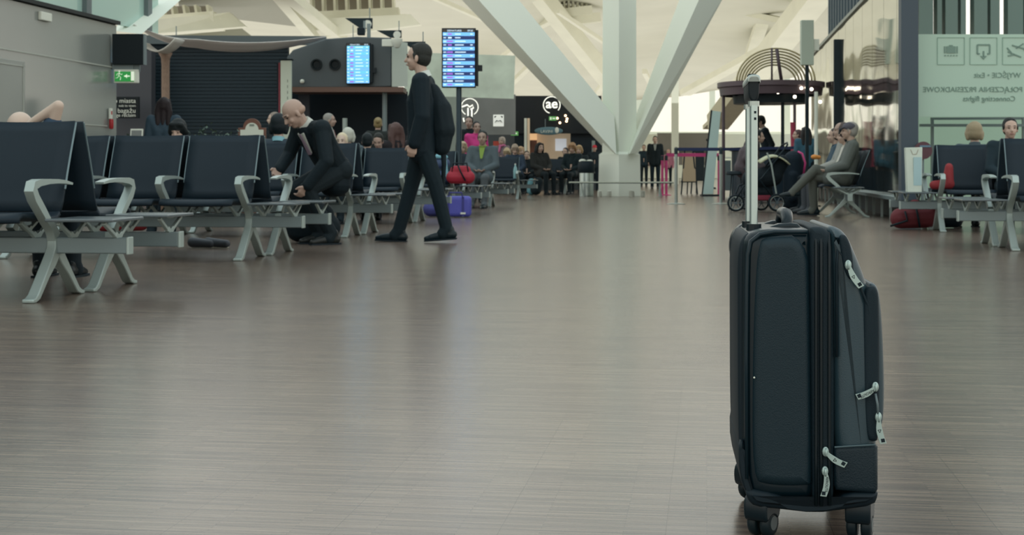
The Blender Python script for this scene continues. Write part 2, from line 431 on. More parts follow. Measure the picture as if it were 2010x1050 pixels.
# ---------------------------------------------------------------- beam seating
def bench_proto(name, sx, n=3):
    """faces -y; end frame at x=0, seats run towards -sx, side table towards +sx"""
    t = empty(name)
    x_in = -sx*.6*n; xo = sx*.40
    mb = MB(); mb.box(((x_in-.06*sx+xo)/2, 0, .2735), (abs(xo-x_in)+.06, .06, .082)); mb.build('beam', alu_d, t, bevel=.006)
    mb = MB(); mb.box((xo+sx*.006, 0, .2735), (.014, .066, .09)); mb.build('end_cap', alu, t, bevel=.004)
    prof = [(-.10,.40),(-.16,.455),(-.235,.52),(-.262,.56),(-.25,.585),(-.20,.597),(-.10,.602),(0,.602),(.08,.598),(.16,.588)]
    th =   [.020,.022,.024,.024,.022,.018,.013,.011,.009,.006]
    def ribbon(pts, th, w0, w1, x):
        rings = []
        for i, (y, z) in enumerate(pts):
            a = Vector(pts[max(i-1,0)]); b = Vector(pts[min(i+1,len(pts)-1)]); d = (b-a).normalized(); nx = Vector((-d.y, d.x))
            w = w0+(w1-w0)*i/(len(pts)-1); t_ = th[i]
            rings.append([Vector((x-w/2, y+nx.x*t_, z+nx.y*t_)), Vector((x+w/2, y+nx.x*t_, z+nx.y*t_)), Vector((x+w/2, y-nx.x*t_, z-nx.y*t_)), Vector((x-w/2, y-nx.x*t_, z-nx.y*t_))])
        return rings
    for k in range(n+1):
        x = -sx*.6*k
        up = [(-.01,.315),(-.03,.345),(-.06,.375)] + prof
        mb = MB(); mb.quadring(ribbon(up, [.034,.026,.022]+th, .045, .052, x)); mb.build('armrest', alu, t, smooth=True, bevel=.004)
    for k in (0, n):
        x = -sx*.6*k
        mb = MB()
        for s_ in (-1, 1):
            mb.quadring(ribbon([(0,.31),(s_*.01,.25),(s_*.05,.20),(s_*.13,.125),(s_*.225,.028),(s_*.262,.012),(s_*.295,.010)], [.036,.034,.030,.021,.017,.012,.009], .05, .062, x))
        mb.build('leg_frame', alu, t, smooth=True, bevel=.005)
    def bracket(mb, x):
        for s_, e in ((-1,-.17), (1,.15)):
            mb.bar((x, 0, .315), (x, s_*.04, .335), .022, .03); mb.bar((x, s_*.03, .325), (x, e, .395), .02, .018)
    for k in range(n):
        xc = -sx*.6*(k+.5); wd_ = .545
        # seat pan
        sp = [(-.335,.395),(-.325,.418),(-.29,.432),(-.22,.428),(-.1,.415),(.02,.402),(.09,.405),(.12,.43)]
        grid = [[Vector((xc+(i/6-.5)*wd_, y, z+.006*(abs(i/6-.5)*2)**2)) for i in range(7)] for y, z in sp]
        mb = MB(); mb.sheet(grid); mb.build('seat', leather, t, smooth='all', solid=.022)
        bp_ = [(.125,.44),(.155,.50),(.175,.56),(.20,.64),(.245,.76),(.285,.86),(.306,.915)]
        grid = [[Vector((xc+(i/6-.5)*wd_, y+.018*(1-(abs(i/6-.5)*2)**2), z+(.006*((i/6-.5)*2)**2 if j == 6 else 0))) for i in range(7)] for j, (y, z) in enumerate(bp_)]
        mb = MB(); mb.sheet(grid); br = mb.build('backrest', leather, t, smooth='all', solid=.018)
        for s_ in (-1, 1): mb = MB(); mb.tube([(xc+s_*(wd_/2+.003), y-.002, z) for y, z in bp_[2:]], .0055, 6); mb.build('edge_trim', mat('trim_grey', (112,132,138), .4, .3), br)
        for s_ in (-.2, .2): mb = MB(); bracket(mb, xc+s_); mb.build('bracket', alu, t, bevel=.003)
    xt = sx*.225
    mb = MB(); mb.box((xt, -.01, .408), (.36, .40, .016)); tb = mb.build('side_table', mat('table_laminate', (88,98,102), .25), t, bevel=.006)
    for s_ in (.10, .34): mb = MB(); bracket(mb, sx*s_); mb.build('table_bracket', alu, tb, bevel=.003)
    return t
pA = bench_proto('bench', 1); pB = bench_proto('bench', -1)
used = set()
def bench(kind, loc, rz, label, group='rows of beam seating'):
    p = pA if kind == 'A' else pB
    if kind in used: p = copy_tree(p)
    used.add(kind)
    p.location = loc; p.rotation_euler = (0,0,rz); tag(p, label, 'bench', group)
    return p
ROW = [(-2.93-.40, 7.33, 'nearest row at the edge of the grey wall side, with its armrest closest to the viewer'), (-2.95-.40, 10.53, ''), (-3.06-.40, 13.97, ''), (-3.2-.40, 17.2, ''), (-3.25-.40, 20.7, ''), (-3.35-.40, 24.2, '')]
def hall(X, d): # hall X with camera depth d of the frame
    xc = (X+math.sin(YAW)*d)/math.cos(YAW)
    v = RV*xc+FV*d; return v
lab_f = ['navy bench at the left edge, closest to the viewer and facing forward',
         'navy bench facing forward, between the left edge bench and the bending man',
         'navy bench facing forward just behind the bending man',
         'navy bench facing forward partly hidden by the walking man',
         'navy bench facing forward holding a red bag, beside the tall departures pole',
         'navy bench facing forward where the man in a grey jacket sits']
lab_r = ['navy bench backing onto the closest bench at the left edge',
         'navy bench with its back to the second row, its table beside the bending man',
         'navy bench facing away, its leg frames just left of the walking man',
         'navy bench facing away behind the walking man, above the blue holdall',
         'navy bench facing away behind the red bag',
         'navy bench facing away behind the man in the grey jacket']
ROWP = []
for (X, d, _), lf, lr in zip(ROW, lab_f, lab_r):
    v = hall(X, d); ROWP.append(v)
    bench('A', (v.x, v.y, 0), 0, lf)
    bench('B', (v.x+.02, v.y+.66, 0), PI, lr)
RR = []
for X, d, lf, lr in ((2.47, 11.75, 'navy bench at the right edge facing forward, closest on that side', 'navy bench backing onto the closest bench at the right edge'),
                     (2.45, 15.15, 'navy bench facing forward with the white paper bag on its table', 'navy bench facing away beside the dark grey pillar')):
    v = hall(X, d); RR.append(v)
    bench('B', (v.x, v.y, 0), 0, lf); bench('A', (v.x-.02, v.y+.66, 0), PI, lr)
# bench along the mirrored partition, seen from its end
v = G(1663, 19.35); CB = v
bench('A', (v.x, v.y, 0), -PI/2+0.0, 'dark bench seen from its end, where the man in a cap sits')
# far benches
v = G(1018, 31); bench('A', (v.x, v.y, 0), 0, 'far navy bench with a water bottle on its table')
v = G(1110, 37.5); bench('A', (v.x, v.y, 0), 0, 'far bench where the women in dark coats sit beside the metal bin')

# ---------------------------------------------------------------- suitcase
def Lx(px, py):
    X = (px-CX)/F; x = (2.56*X-.4126)/(.9962+.0872*X)
    return (x, CH-(py-HY)*(2.56-.0872*x)/F)
so = RV*.4126+FV*2.56
case = empty('suitcase', (so.x, so.y, 0), YAW-R(6), 'black cabin suitcase standing alone on the wooden floor with its silver handle raised', 'suitcase')
shell_m = mat('grained_shell', (32,50,62), .42, bump=.16, scale=520)
cloth_m = mat('black_nylon', (24,42,54), .62, bump=.2, scale=700)
neo_m = mat('smooth_panel', (40,62,71), .36, bump=.08, scale=500)
rim_m = mat('gloss_rim', (20,36,46), .3)
W = .355
def L(*pts): return [Lx(*p) for p in pts]
def smoothpoly(pts, it=2):
    for _ in range(it):
        q = []
        for i in range(len(pts)):
            a, b = pts[i], pts[(i+1) % len(pts)]
            q += [(a[0]*.75+b[0]*.25, a[1]*.75+b[1]*.25), (a[0]*.25+b[0]*.75, a[1]*.25+b[1]*.75)]
        pts = q
    return pts
mb = MB(); mb.pillow(smoothpoly(L((1456,520),(1458,462),(1500,449),(1560,450),(1600,450),(1604,500),(1606,900),(1606,985),(1560,990),(1480,985),(1457,950),(1455,700))), 0, W, .030, 8)
mb.build('hard_shell', rim_m, case, smooth='all')
# raised grained field of the side face
mb = MB(); mb.pillow(smoothpoly(L((1478,560),(1484,480),(1500,462),(1588,460),(1592,600),(1596,940),(1592,958),(1500,956),(1474,940),(1474,700))), -.009, .06, .022, 7)
mb.build('side_panel', shell_m, case, smooth='all')
mb = MB(); mb.tube([Vector((Lx(px,py)[0], .004, Lx(px,py)[1])) for px, py in ((1466,940),(1465,700),(1466,560),(1468,500),(1474,474),(1492,460),(1520,455),(1585,455))], .004, 8)
mb.build('piping', mat('piping', (30,48,60), .3), case, smooth='all')
# zip gusset
g0 = smoothpoly(L((1588,452),(1592,444),(1622,446),(1634,470),(1638,560),(1638,900),(1636,1002),(1600,1006),(1592,960),(1590,700)))
mb = MB(); mb.pillow(g0, -.003, W+.003, .012, 4); gus = mb.build('zip_gusset', cloth_m, case, smooth='all')
for px, tp in ((1601,450), (1611,449), (1627,455)):
    pts = []
    for py in (tp+30, 600, 700, 800, 900, 990):
        x, z = Lx(px, py); pts.append(Vector((x, -.005, z)))
    x, z = Lx(px, tp+4); top = [Vector((x, .006, z)), Vector((x, .05, z+.004)), Vector((x, W-.05, z+.004)), Vector((x, W, z-.005))]
    mb = MB(); mb.tube(pts[::-1]+top, .0032, 6); mb.build('zip_track', mat('zip_black', (16,30,38), .4), gus, smooth='all')
# soft front panel tapering to the top
mb = MB(); mb.pillow(smoothpoly(L((1622,452),(1632,441),(1662,456),(1684,505),(1706,562),(1716,640),(1722,780),(1722,870),(1722,900),(1700,920),(1636,920),(1632,700))), .0, W, .026, 7)
fp = mb.build('front_panel', neo_m, case, smooth='all')
mb = MB(); mb.tube([Vector((Lx(px,py)[0], yy, Lx(px,py)[1])) for px, py, yy in ((1642,700,-.001),(1642,520,-.001),(1644,490,.0),(1656,505,-.001),(1680,545,-.002),(1704,600,-.001),(1712,700,.0),(1712,860,0))], .0025, 6); mb.build('panel_seam', cloth_m, fp, smooth='all')
# upper pocket zip flap
mb = MB(); mb.pillow(smoothpoly(L((1646,462),(1660,459),(1672,490),(1676,540),(1668,552),(1656,530),(1650,495))), -.006, W+.004, .006, 3); mb.build('pocket_flap', cloth_m, case, smooth='all')
# front pocket
mb = MB(); mb.pillow(smoothpoly(L((1702,558),(1722,556),(1731,590),(1737,700),(1738,800),(1733,842),(1722,868),(1706,870),(1697,700))), .004, W-.004, .016, 6)
mb.build('front_pocket', neo_m, case, smooth='all')
mb = MB(); mb.pillow(smoothpoly(L((1695,575),(1705,560),(1722,562),(1726,600),(1726,860),(1716,868),(1698,860),(1694,700))), -.003, W+.003, .008, 4)
mb.build('pocket_band', cloth_m, case, smooth='all')
# lower corner guard
mb = MB(); mb.pillow(L((1636,878),(1645,874),(1716,871),(1723,876),(1723,960),(1718,968),(1640,962),(1636,950)), -.004, W+.004, .010, 4)
mb.build('corner_guard', mat('guard_leatherette', (28,44,56), .45, bump=.2, scale=420), case, smooth='all')
mb = MB(); mb.tube([Vector((Lx(px,py)[0], -.005, Lx(px,py)[1])) for px, py in ((1637,876),(1680,873),(1716,871))], .0016, 6); mb.build('piping', mat('pale_piping', (70,90,96), .5), case)
# base tray and lower rear corner
mb = MB(); mb.pillow(smoothpoly(L((1463,958),(1520,966),(1560,990),(1640,985),(1660,966),(1722,964),(1724,972),(1716,992),(1660,1000),(1600,1008),(1530,1000),(1482,996),(1466,980)), 1), -.004, W+.004, .012, 4)
mb.build('base_tray', black, case, smooth='all')
mb = MB(); mb.pillow(smoothpoly(L((1450,866),(1463,868),(1470,945),(1496,985),(1488,998),(1468,982),(1451,935)), 1), .002, W+.004, .012, 4)
mb.build('rear_corner_guard', black, case, smooth='all')
# rear spine with upper guard
mb = MB(); mb.pillow(smoothpoly(L((1449,600),(1449,490),(1462,460),(1480,458),(1480,600),(1478,940),(1462,950),(1450,900)), 2), .02, W-.02, .01, 4)
mb.build('rear_spine', black, case, smooth='all')
mb = MB()
x0, z0 = Lx(1460, 480)
mb.pillow(smoothpoly(L((1448,520),(1450,480),(1468,456),(1490,448),(1500,452),(1476,470),(1462,500),(1460,530)), 2), W-.05, W+.006, .008, 4)
mb.build('top_guard', rim_m, case, smooth='all')
# spinner wheels
tyre = mat('wheel_rubber', (28,40,48), .45); hubm = mat('wheel_hub', (74,84,86), .4)
def wheel(x, y, steer):
    w_ = empty('caster_wheel', (x, y, 0), steer, parent=case)
    mb = MB(); mb.pillow(smoothpoly([(-.028,.026),(-.032,.068),(-.014,.082),(.026,.082),(.036,.055),(.024,.026),(.0,.044)], 2), -.023, .023, .005, 3); mb.build('fork', rim_m, w_, smooth='all')
    mb = MB(); mb.cyl((0,0,.072), .016, .03, 16); mb.build('swivel', black, w_)
    for s_ in (-1, 1):
        mb = MB(); mb.lathe((.004, s_*.0125, .026), [(.010,-.009),(.021,-.009),(.025,-.006),(.026,0),(.025,.006),(.021,.009),(.010,.009)], 24, 'y'); mb.build('tyre', tyre, w_, smooth='all')
        mb = MB(); mb.lathe((.004, s_*.0145, .026), [(.0,-.008),(.013,-.008),(.013,.009),(.0,.009)], 20, 'y'); mb.build('hub', hubm, w_, smooth=True)
xa = Lx(1498, 1040)[0]; xb = Lx(1692, 1040)[0]
for x, y, s_ in ((xa,.035,R(60)), (xb,.035,R(75)), (xa,W-.04,R(40)), (xb,W-.04,R(100))): wheel(x, y, s_)
# telescopic handle
tube_m = mat('handle_alu', (176,192,190), .28, .75)
th_ = empty('telescopic_handle', (.0285, 0, 0), parent=case)
for yy in (.10, .24):
    mb = MB(); rings = []
    for z in (.50, .787):
        rings.append([Vector((.0072*math.copysign(abs(math.cos(a))**.6, math.cos(a)), yy+.011*math.copysign(abs(math.sin(a))**.6, math.sin(a)), z)) for a in [2*PI*k/20 for k in range(20)]])
    mb.quadring(rings); mb.build('tube', tube_m, th_, smooth=True)
    mb = MB(); mb.cyl((0,yy,.560), .014, .012, 16); mb.build('collar', rim_m, th_)
    mb = MB(); mb.cyl((0,yy,.790), .0105, .010, 16); mb.build('joint_ring', steel, th_)
mb = MB()
for z in (.762, .774): mb.box((.002,.10-.0115,z), (.004,.002,.0045))
mb.build('lock_hole', black, th_)
mb = MB(); mb.pillow(smoothpoly([(-.0090,.794),(.0085,.794),(.0110,.832),(.009,.840),(-.009,.840),(-.0112,.832)], 2), .092, .250, .004, 4); mb.build('grip', mat('grip_black', (22,32,40), .5), th_, smooth='all')
mb = MB(); mb.pillow(smoothpoly([(-.0122,.828),(-.0106,.828),(-.007,.837),(.007,.837),(.0106,.828),(.0122,.828),(.0120,.838),(.008,.8445),(-.008,.8445),(-.0122,.838)], 1), .089, .253, .003, 3); mb.build('grip_cap', steel, th_, smooth='all')
mb = MB(); mb.box((0,.17,.8478), (.014,.05,.003)); mb.build('release_button', mat('button_dark', (40,48,48), .5), th_, bevel=.001)
# carry handle on top
mb = MB()
xh = Lx(1556,440)[0]
mb.tube([(xh-.004,.10,.553),(xh,.115,.572),(xh,.135,.583),(xh,.22,.583),(xh,.24,.572),(xh-.004,.255,.553)], [.010,.011,.012,.012,.011,.010], 10)
mb.build('carry_handle', rim_m, case, smooth='all')
mb = MB()
for yy in (.10,.255): mb.pillow(smoothpoly([(xh-.042,.552),(xh-.028,.566),(xh+.014,.570),(xh+.024,.560),(xh+.024,.552)], 1), yy-.018, yy+.018, .006, 3)
mb.build('handle_mount', rim_m, case, smooth='all')
# sliders and pulls
zm = mat('zip_pull', (168,188,184), .35, .45)
def pull(px0, py0, px1, py1, bend, y=-.014, txt=None, w=.0055, slider=True):
    (x0, z0), (x1, z1) = Lx(px0, py0), Lx(px1, py1)
    e = empty('zip_pull', (x0, y, z0), parent=case); dx, dz = x1-x0, z1-z0; Ln = math.hypot(dx, dz); ux, uz = dx/Ln, dz/Ln; vx, vz = -uz, ux
    a, b = [], []; C = []
    for k in range(9):
        t = k/8; wd_ = w*(.55+.45*min(1, t*2.2)); off = bend*math.sin(PI*t)
        cx_, cz_ = ux*Ln*t+vx*off, uz*Ln*t+vz*off; C.append((cx_, cz_))
        a.append((cx_+vx*wd_, cz_+vz*wd_)); b.append((cx_-vx*wd_, cz_-vz*wd_))
    mb = MB(); mb.prism(a+b[::-1], -.0012, .0012); mb.build('pull_tab', zm, e, bevel=.0004)
    mb = MB(); cx_, cz_ = ux*Ln*.87, uz*Ln*.87; s_ = .0032
    mb.prism([(cx_+ux*s_+vx*s_, cz_+uz*s_+vz*s_), (cx_+ux*s_-vx*s_, cz_+uz*s_-vz*s_), (cx_-ux*s_-vx*s_, cz_-uz*s_-vz*s_), (cx_-ux*s_+vx*s_, cz_-uz*s_+vz*s_)], -.0018, .0014); mb.build('tab_window', black, e)
    if slider:
        mb = MB(); mb.ell((0,.005,0), (.006,.004,.009)); mb.tube([(0,-.001,.007),(0,-.0035,.002),(0,-.0035,-.004),(0,-.001,-.007)], .0018, 8); mb.build('slider', zm, e, smooth='all')
    ang = math.atan2(uz, ux)
    if txt:
        text(txt, .0062, black, Matrix.Translation((C[4][0], -.0018, C[4][1])) @ Matrix.Rotation(-ang, 4, 'Y') @ FACE, parent=e, ext=.0002)
    else:
        mb = MB(); c0, c1 = C[4]
        q = [(c0+ux*.003, c1+uz*.003), (c0-ux*.002+vx*.0028, c1-uz*.002+vz*.0028), (c0-ux*.002-vx*.0028, c1-uz*.002-vz*.0028)]
        for i in range(3): mb.bar((q[i][0], -.0015, q[i][1]), (q[(i+1)%3][0], -.0015, q[(i+1)%3][1]), .0007, .0008)
        mb.build('emblem', black, e)
pull(1663, 519, 1688, 562, -.003)
pull(1716, 757, 1679, 776, .003, txt='AEROLITE')
pull(1722, 816, 1731, 867, -.003)
pull(1619, 884, 1658, 909, -.003)
pull(1618, 922, 1614, 970, .004, txt='AEROLITE')
(xa_, za_), (xb_, zb_) = Lx(1716,770), Lx(1721,812)
mb = MB(); mb.tube([(xa_,-.010,za_),((xa_+xb_)/2+.001,-.013,(za_+zb_)/2),(xb_,-.010,zb_)], .002, 8); mb.build('zip_cord', mat('cord_grey', (96,112,116), .5), case, smooth='all')
x_, z_ = Lx(1480,740); mb = MB(); mb.ell((x_,-.006,z_), (.0018,.001,.0018)); mb.build('scuff', paper, case)
# ---------------------------------------------------------------- people
SKIN = {'a': (188,160,144), 'b': (174,148,134), 'c': (200,178,162)}
def skin(k): return mat('skin_'+k, SKIN[k], .5)
def rot_pts(pts, M): return [M@Vector(p) for p in pts]
def person(label, loc, rz, pose='stand', H=1.75, J=None, hair=('short', (50,44,42)), top=(34,48,58), legs=(28,40,50), shoes=(22,30,36), sk='a',
           head=(0,0,0), vox=.014, long_top=False, inner=None, group=None, front=True, lean=0, bulk=1.0, tie=None, scarf=None, sleeves=True, cap=None):
    """local frame: faces +y, x to the person's right"""
    s = H/1.75
    if pose == 'stand':
        j = dict(pel=(0,0,.95), chest=(0,.0,1.25), neck=(0,-.01,1.46), head=(0,.02,1.61), sr=(.185,-.01,1.41), er=(.23,-.03,1.12), wr=(.22,.05,.87), sl=(-.185,-.01,1.41), el=(-.23,-.03,1.12), wl=(-.22,.05,.87),
                 hr=(.09,0,.92), kr=(.10,.02,.50), ar=(.10,-.02,.09), hl=(-.09,0,.92), kl=(-.10,.02,.50), al=(-.10,-.02,.09))
    else:
        j = dict(pel=(0,0,.53), chest=(0,-.07,.82), neck=(0,-.09,1.03), head=(0,-.05,1.18), sr=(.185,-.09,.98), er=(.24,.02,.72), wr=(.08,.24,.64), sl=(-.185,-.09,.98), el=(-.24,.02,.72), wl=(-.08,.24,.64),
                 hr=(.09,.02,.52), kr=(.11,.44,.51), ar=(.11,.44,.09), hl=(-.09,.02,.52), kl=(-.11,.44,.51), al=(-.11,.44,.09))
    if J: j.update(J)
    j = {k: Vector(v)*s for k, v in j.items() if isinstance(v, tuple)}
    if lean:
        M = Matrix.Translation(j['pel']) @ Matrix.Rotation(-lean, 4, 'X') @ Matrix.Translation(-j['pel'])
        for k in ('chest','neck','head','sr','sl'): j[k] = M@j[k]
    root = empty('person', loc, rz, label, 'person', group)
    HM = Matrix.Translation(j['head']) @ Euler(head).to_matrix().to_4x4()
    def h(p): return HM@(Vector(p)*s)
    m = MB()
    # head
    m.ell((0,-.012*s,.035*s), (.076*s,.096*s,.088*s), M=HM, u=20, v=14)
    m.ell((0,.022*s,-.030*s), (.060*s,.070*s,.072*s), M=HM, u=18, v=12)
    m.ell((0,.050*s,-.082*s), (.032*s,.030*s,.026*s), M=HM)
    m.cap(h((0,.080,.022)), h((0,.106,-.022)), .010*s, .0145*s)
    for q in (-1,1):
        m.ell((q*.079*s,-.005*s,-.010*s), (.010*s,.019*s,.032*s), M=HM)
        m.cap(h((q*.014,.084,.030)), h((q*.042,.074,.028)), .012*s, .010*s)
        m.ell((q*.036*s,.062*s,-.028*s), (.022*s,.020*s,.022*s), M=HM)
    m.cap(h((-.017,.084,-.056)), h((.017,.084,-.056)), .010*s)
    m.cap(j['neck']-Vector((0,0,.03*s)), h((0,-.02,-.05)), .058*s, .054*s)
    # continuous body under the clothes
    m.cap(j['sl'], j['sr'], .055*s); m.cap(j['neck']-Vector((0,0,.03*s)), j['chest'], .06*s, .10*s); m.cap(j['chest'], j['pel'], .10*s)
    for q in 'rl':
        m.chain([j['s'+q], j['e'+q], j['w'+q]], [.045*s, .036*s, .026*s])
        m.chain([j['h'+q], j['k'+q], j['a'+q]], [.075*s, .050*s, .038*s])
        m.cap(j['a'+q]+Vector((0,0,-.01*s)), j['a'+q]+Vector((0,.10*s,-.055*s)), .030*s, .022*s)
        # hand: palm, four fingers of unequal length, thumb from the side of the palm
        fd = (j['w'+q]-j['e'+q]).normalized(); side = 1 if q == 'r' else -1
        fw = Vector((0,1,0)); fw = (fw-fd*fw.dot(fd)); fw = fw.normalized() if fw.length > .2 else Vector((side*-1,0,0))
        nrm = fd.cross(fw).normalized()*side
        w_ = j['w'+q]; pc = w_+fd*.05*s
        for k in range(-2, 3): m.cap(w_+fw*.010*k*s, w_+fd*.075*s+fw*.0165*k*s, .012*s, .0125*s, 8)
        for k, ln in zip((-1.6,-.55,.5,1.5), (.052,.068,.076,.070)):
            b0 = w_+fd*.082*s+fw*.0165*k*s; b1 = b0+(fd*.8-nrm*.45)*ln*.5*s; b2 = b1+(fd*.25-nrm*.9)*ln*.45*s
            m.chain([b0,b1,b2], [.0092*s,.0085*s,.0075*s])
        t0 = w_+fd*.025*s+fw*.03*s; t1 = t0+(fd*.6+fw*.7-nrm*.2)*.035*s; t2 = t1+(fd*.9+fw*.15-nrm*.35)*.032*s
        m.chain([t0,t1,t2], [.014*s,.011*s,.009*s])
    body = m.build('body', skin(sk), root, remesh=vox*.75)
    m = MB()
    for q in (-1,1): m.ell(h((q*.031,.081,.012)), (.0105*s,.006*s,.006*s), rot=head)
    for q in (-1,1): m.cap(h((q*.018,.091,.036)), h((q*.045,.082,.036)), .0038*s)
    m.build('eyes', mat('eye_dark', (42,36,36), .4), body, smooth='all')
    m = MB(); m.cap(h((-.019,.0945,-.056)), h((.019,.0945,-.056)), .0042*s); m.build('mouth', mat('lip', (142,92,88), .5), body, smooth='all')
    # torso garment
    def garment(nm, col, g, skirt=0, arms=True, rough=.75):
        m = MB(); B = bulk
        for q in 'rl':
            sg_ = 1 if q == 'r' else -1
            m.cap(j['s'+q], j['chest']+Vector((sg_*.07*s,0,-.02*s)), (.068+g)*s, (.098+g)*s*B, 14)
            m.cap(j['chest']+Vector((sg_*.07*s,0,-.02*s)), j['pel']+Vector((sg_*.055*s,0,.0)), (.098+g)*s*B, (.096+g)*s*B, 14)
            if not arms: m.cap(j['s'+q], j['s'+q].lerp(j['e'+q], .5), (.062+g)*s, (.054+g)*s)
            if arms: m.chain([j['s'+q], j['e'+q], j['w'+q]-(j['w'+q]-j['e'+q]).normalized()*.012*s], [(.062+g)*s*B, (.049+g)*s*B, (.040+g)*s*B])
            if skirt: m.cap(j['pel']+Vector((sg_*.05*s,0,.02*s)), (j['pel']+Vector((sg_*.055*s,.005,-skirt*s))) if pose == 'stand' else j['h'+q]*.6+j['k'+q]*.4, (.100+g)*s*B, (.103+g)*s*B, 14)
        m.cap(j['sl'], j['sr'], (.062+g)*s); m.cap(j['neck']-Vector((0,0,.03*s)), j['chest'], (.060+g)*s, (.11+g)*s)
        return m.build(nm, mat('cloth_%d_%d_%d' % col, col, rough, bump=.3, scale=22), root, remesh=vox)
    jk = garment('jacket', top, .012, skirt=.12 if long_top else .03, arms=sleeves)
    # collar
    nc = j['neck']+Vector((0,.0,.0)); up_ = (j['head']-j['neck']).normalized()
    m = MB(); m.tube([nc-up_*.02*s, nc+up_*.035*s], [.075*s,.068*s], 16); m.build('collar', mat('cloth_%d_%d_%d' % (inner or top), inner or top, .7), jk, smooth=True)
    if inner and front:     # shirt front showing in the open jacket
        ax = (j['chest']-j['neck']); fwd = Vector((0,1,0)); fwd = (fwd-ax.normalized()*fwd.dot(ax.normalized())).normalized()
        a = j['neck']+fwd*.078*s-up_*.02*s; b = j['chest']+fwd*(.112*bulk+.014)*s
        m = MB(); xx = Vector((1,0,0))
        m.hexa([a-xx*.05*s, a+xx*.05*s, b+xx*.018*s, b-xx*.018*s], [v+fwd*.014*s for v in (a-xx*.05*s, a+xx*.05*s, b+xx*.018*s, b-xx*.018*s)])
        m.build('shirt_front', mat('cloth_%d_%d_%d' % inner, inner, .7), root, bevel=.004)
        if tie:
            m = MB(); a2, b2 = a+fwd*.017*s, b+fwd*.017*s
            m.hexa([a2-xx*.012*s, a2+xx*.012*s, b2+xx*.03*s, b2-xx*.03*s], [v+fwd*.008*s for v in (a2-xx*.012*s, a2+xx*.012*s, b2+xx*.03*s, b2-xx*.03*s)])
            m.build('tie', mat('tie_%d_%d_%d' % tie, tie, .6), root, bevel=.003)
    if scarf:
        m = MB(); pts = [nc+up_*.02*s+Vector((math.cos(a)*.085, math.sin(a)*.085, .01*math.sin(3*a)))*s for a in [2*PI*k/14 for k in range(15)]]
        m.tube(pts, .034*s, 8); m.cap(nc+Vector((.03,.09,0))*s, j['chest']+Vector((.04,.13,.04))*s, .04*s, .03*s); m.build('scarf', mat('scarf_%d_%d_%d' % scarf, scarf, .8), root, smooth='all')
    m = MB()
    for q in 'rl':
        hv = j['h'+q]
        m.chain([hv, j['k'+q], j['a'+q]+(j['k'+q]-j['a'+q])*.02], [.098*s, .070*s, .058*s]); m.cap(j['a'+q]+(j['k'+q]-j['a'+q])*.02, j['a'+q]+Vector((0,.030,-.035))*s, .058*s, .060*s)
    m.cap(j['hl'], j['hr'], .105*s, .105*s, 14)
    m.build('trousers', mat('cloth_%d_%d_%d' % legs, legs, .8, bump=.3, scale=22), root, remesh=vox)
    for q in 'rl':
        a = j['a'+q]; k_ = j['k'+q]; yw = J.get('f'+q, 0) if J else 0; pt = J.get('p'+q, 0) if J else 0
        M = Matrix.Translation(a) @ Matrix.Rotation(yw, 4, 'Z') @ Matrix.Rotation(pt, 4, 'X')
        m = MB()
        f = lambda p: M@(Vector(p)*s)
        m.chain([f((0,-.045,-.045)), f((0,.06,-.048)), f((0,.145,-.058))], [.042*s,.042*s,.032*s]); m.cap(f((0,-.02,.0)), f((0,-.01,-.04)), .046*s, .046*s)
        m.cap(f((0,.14,-.06)), f((0,.185,-.064)), .034*s, .024*s)
        sh = m.build('shoe', mat('shoe_%d_%d_%d' % shoes, shoes, .32), root, remesh=vox*.75)
        m = MB(); sole = [(-.035,-.08),(.035,-.08),(.040,.0),(.045,.12),(.028,.205),(-.028,.205),(-.045,.12),(-.04,0)]
        m.quadring([[f((x,y,-.090)) for x, y in sole], [f((x,y,-.076)) for x, y in sole]]); m.build('sole', black, sh)
    # hair
    hs, hc = hair; hm = mat('hair_%d_%d_%d' % hc, hc, .6, bump=.5, scale=90)
    m = MB()
    if hs in ('short', 'balding', 'long', 'bun', 'fluffy'):
        g = .010 if hs != 'fluffy' else .026
        zc = .050 if hs != 'balding' else .032
        m.ell((0,(-.034 if hs == 'short' else -.026)*s,zc*s), ((.078+g*.6)*s,(.090+g)*s,(.082+g)*s), M=HM, u=20, v=14)
        m.ell((0,-.045*s,.005*s), ((.077+g*.5)*s,(.070+g)*s,(.080+g*.7)*s), M=HM, u=18, v=12)
        if hs == 'balding': m.ell((0,-.035*s,.075*s), (.062*s,.075*s,.055*s), M=HM)
        if hs == 'short':
            for q in (-1,1): m.cap(h((q*.078,.018,.03)), h((q*.080,.012,-.012)), .012*s, .007*s)
            m.cap(h((-.035,.034,.106)), h((.035,.034,.106)), .014*s)
        if hs == 'long':
            for q in (-1,0,1): m.chain([h((q*.05,-.06,.04)), h((q*.085,-.06,-.08)), h((q*.08,-.085,-.26))], [.055*s,.05*s,.035*s])
            m.cap(h((-.05,.055,.09)), h((.05,.055,.09)), .024*s)
            for q in (-1,1): m.chain([h((q*.06,.03,.09)), h((q*.088,.005,-.03)), h((q*.09,-.02,-.18))], [.028*s,.026*s,.022*s])
        if hs == 'bun': m.ell((0,-.125*s,.06*s), (.045*s,.04*s,.045*s), M=HM); m.cap(h((-.05,.055,.09)), h((.05,.055,.09)), .022*s)
        if hs == 'fluffy':
            for q in (-1,1): m.chain([h((q*.055,.03,.09)), h((q*.090,-.005,-.0)), h((q*.08,-.02,-.06))], [.036*s,.032*s,.028*s])
            m.cap(h((-.05,.055,.10)), h((.05,.055,.10)), .030*s)
        m.build('hair', hm, root, remesh=vox*.8)
    else:
        m.ell((0,-.050*s,.0*s), (.0775*s,.062*s,.045*s), M=HM, u=18, v=12)
        m.build('hair', mat('stubble_hair', (170,142,126), .7), root, smooth='all')
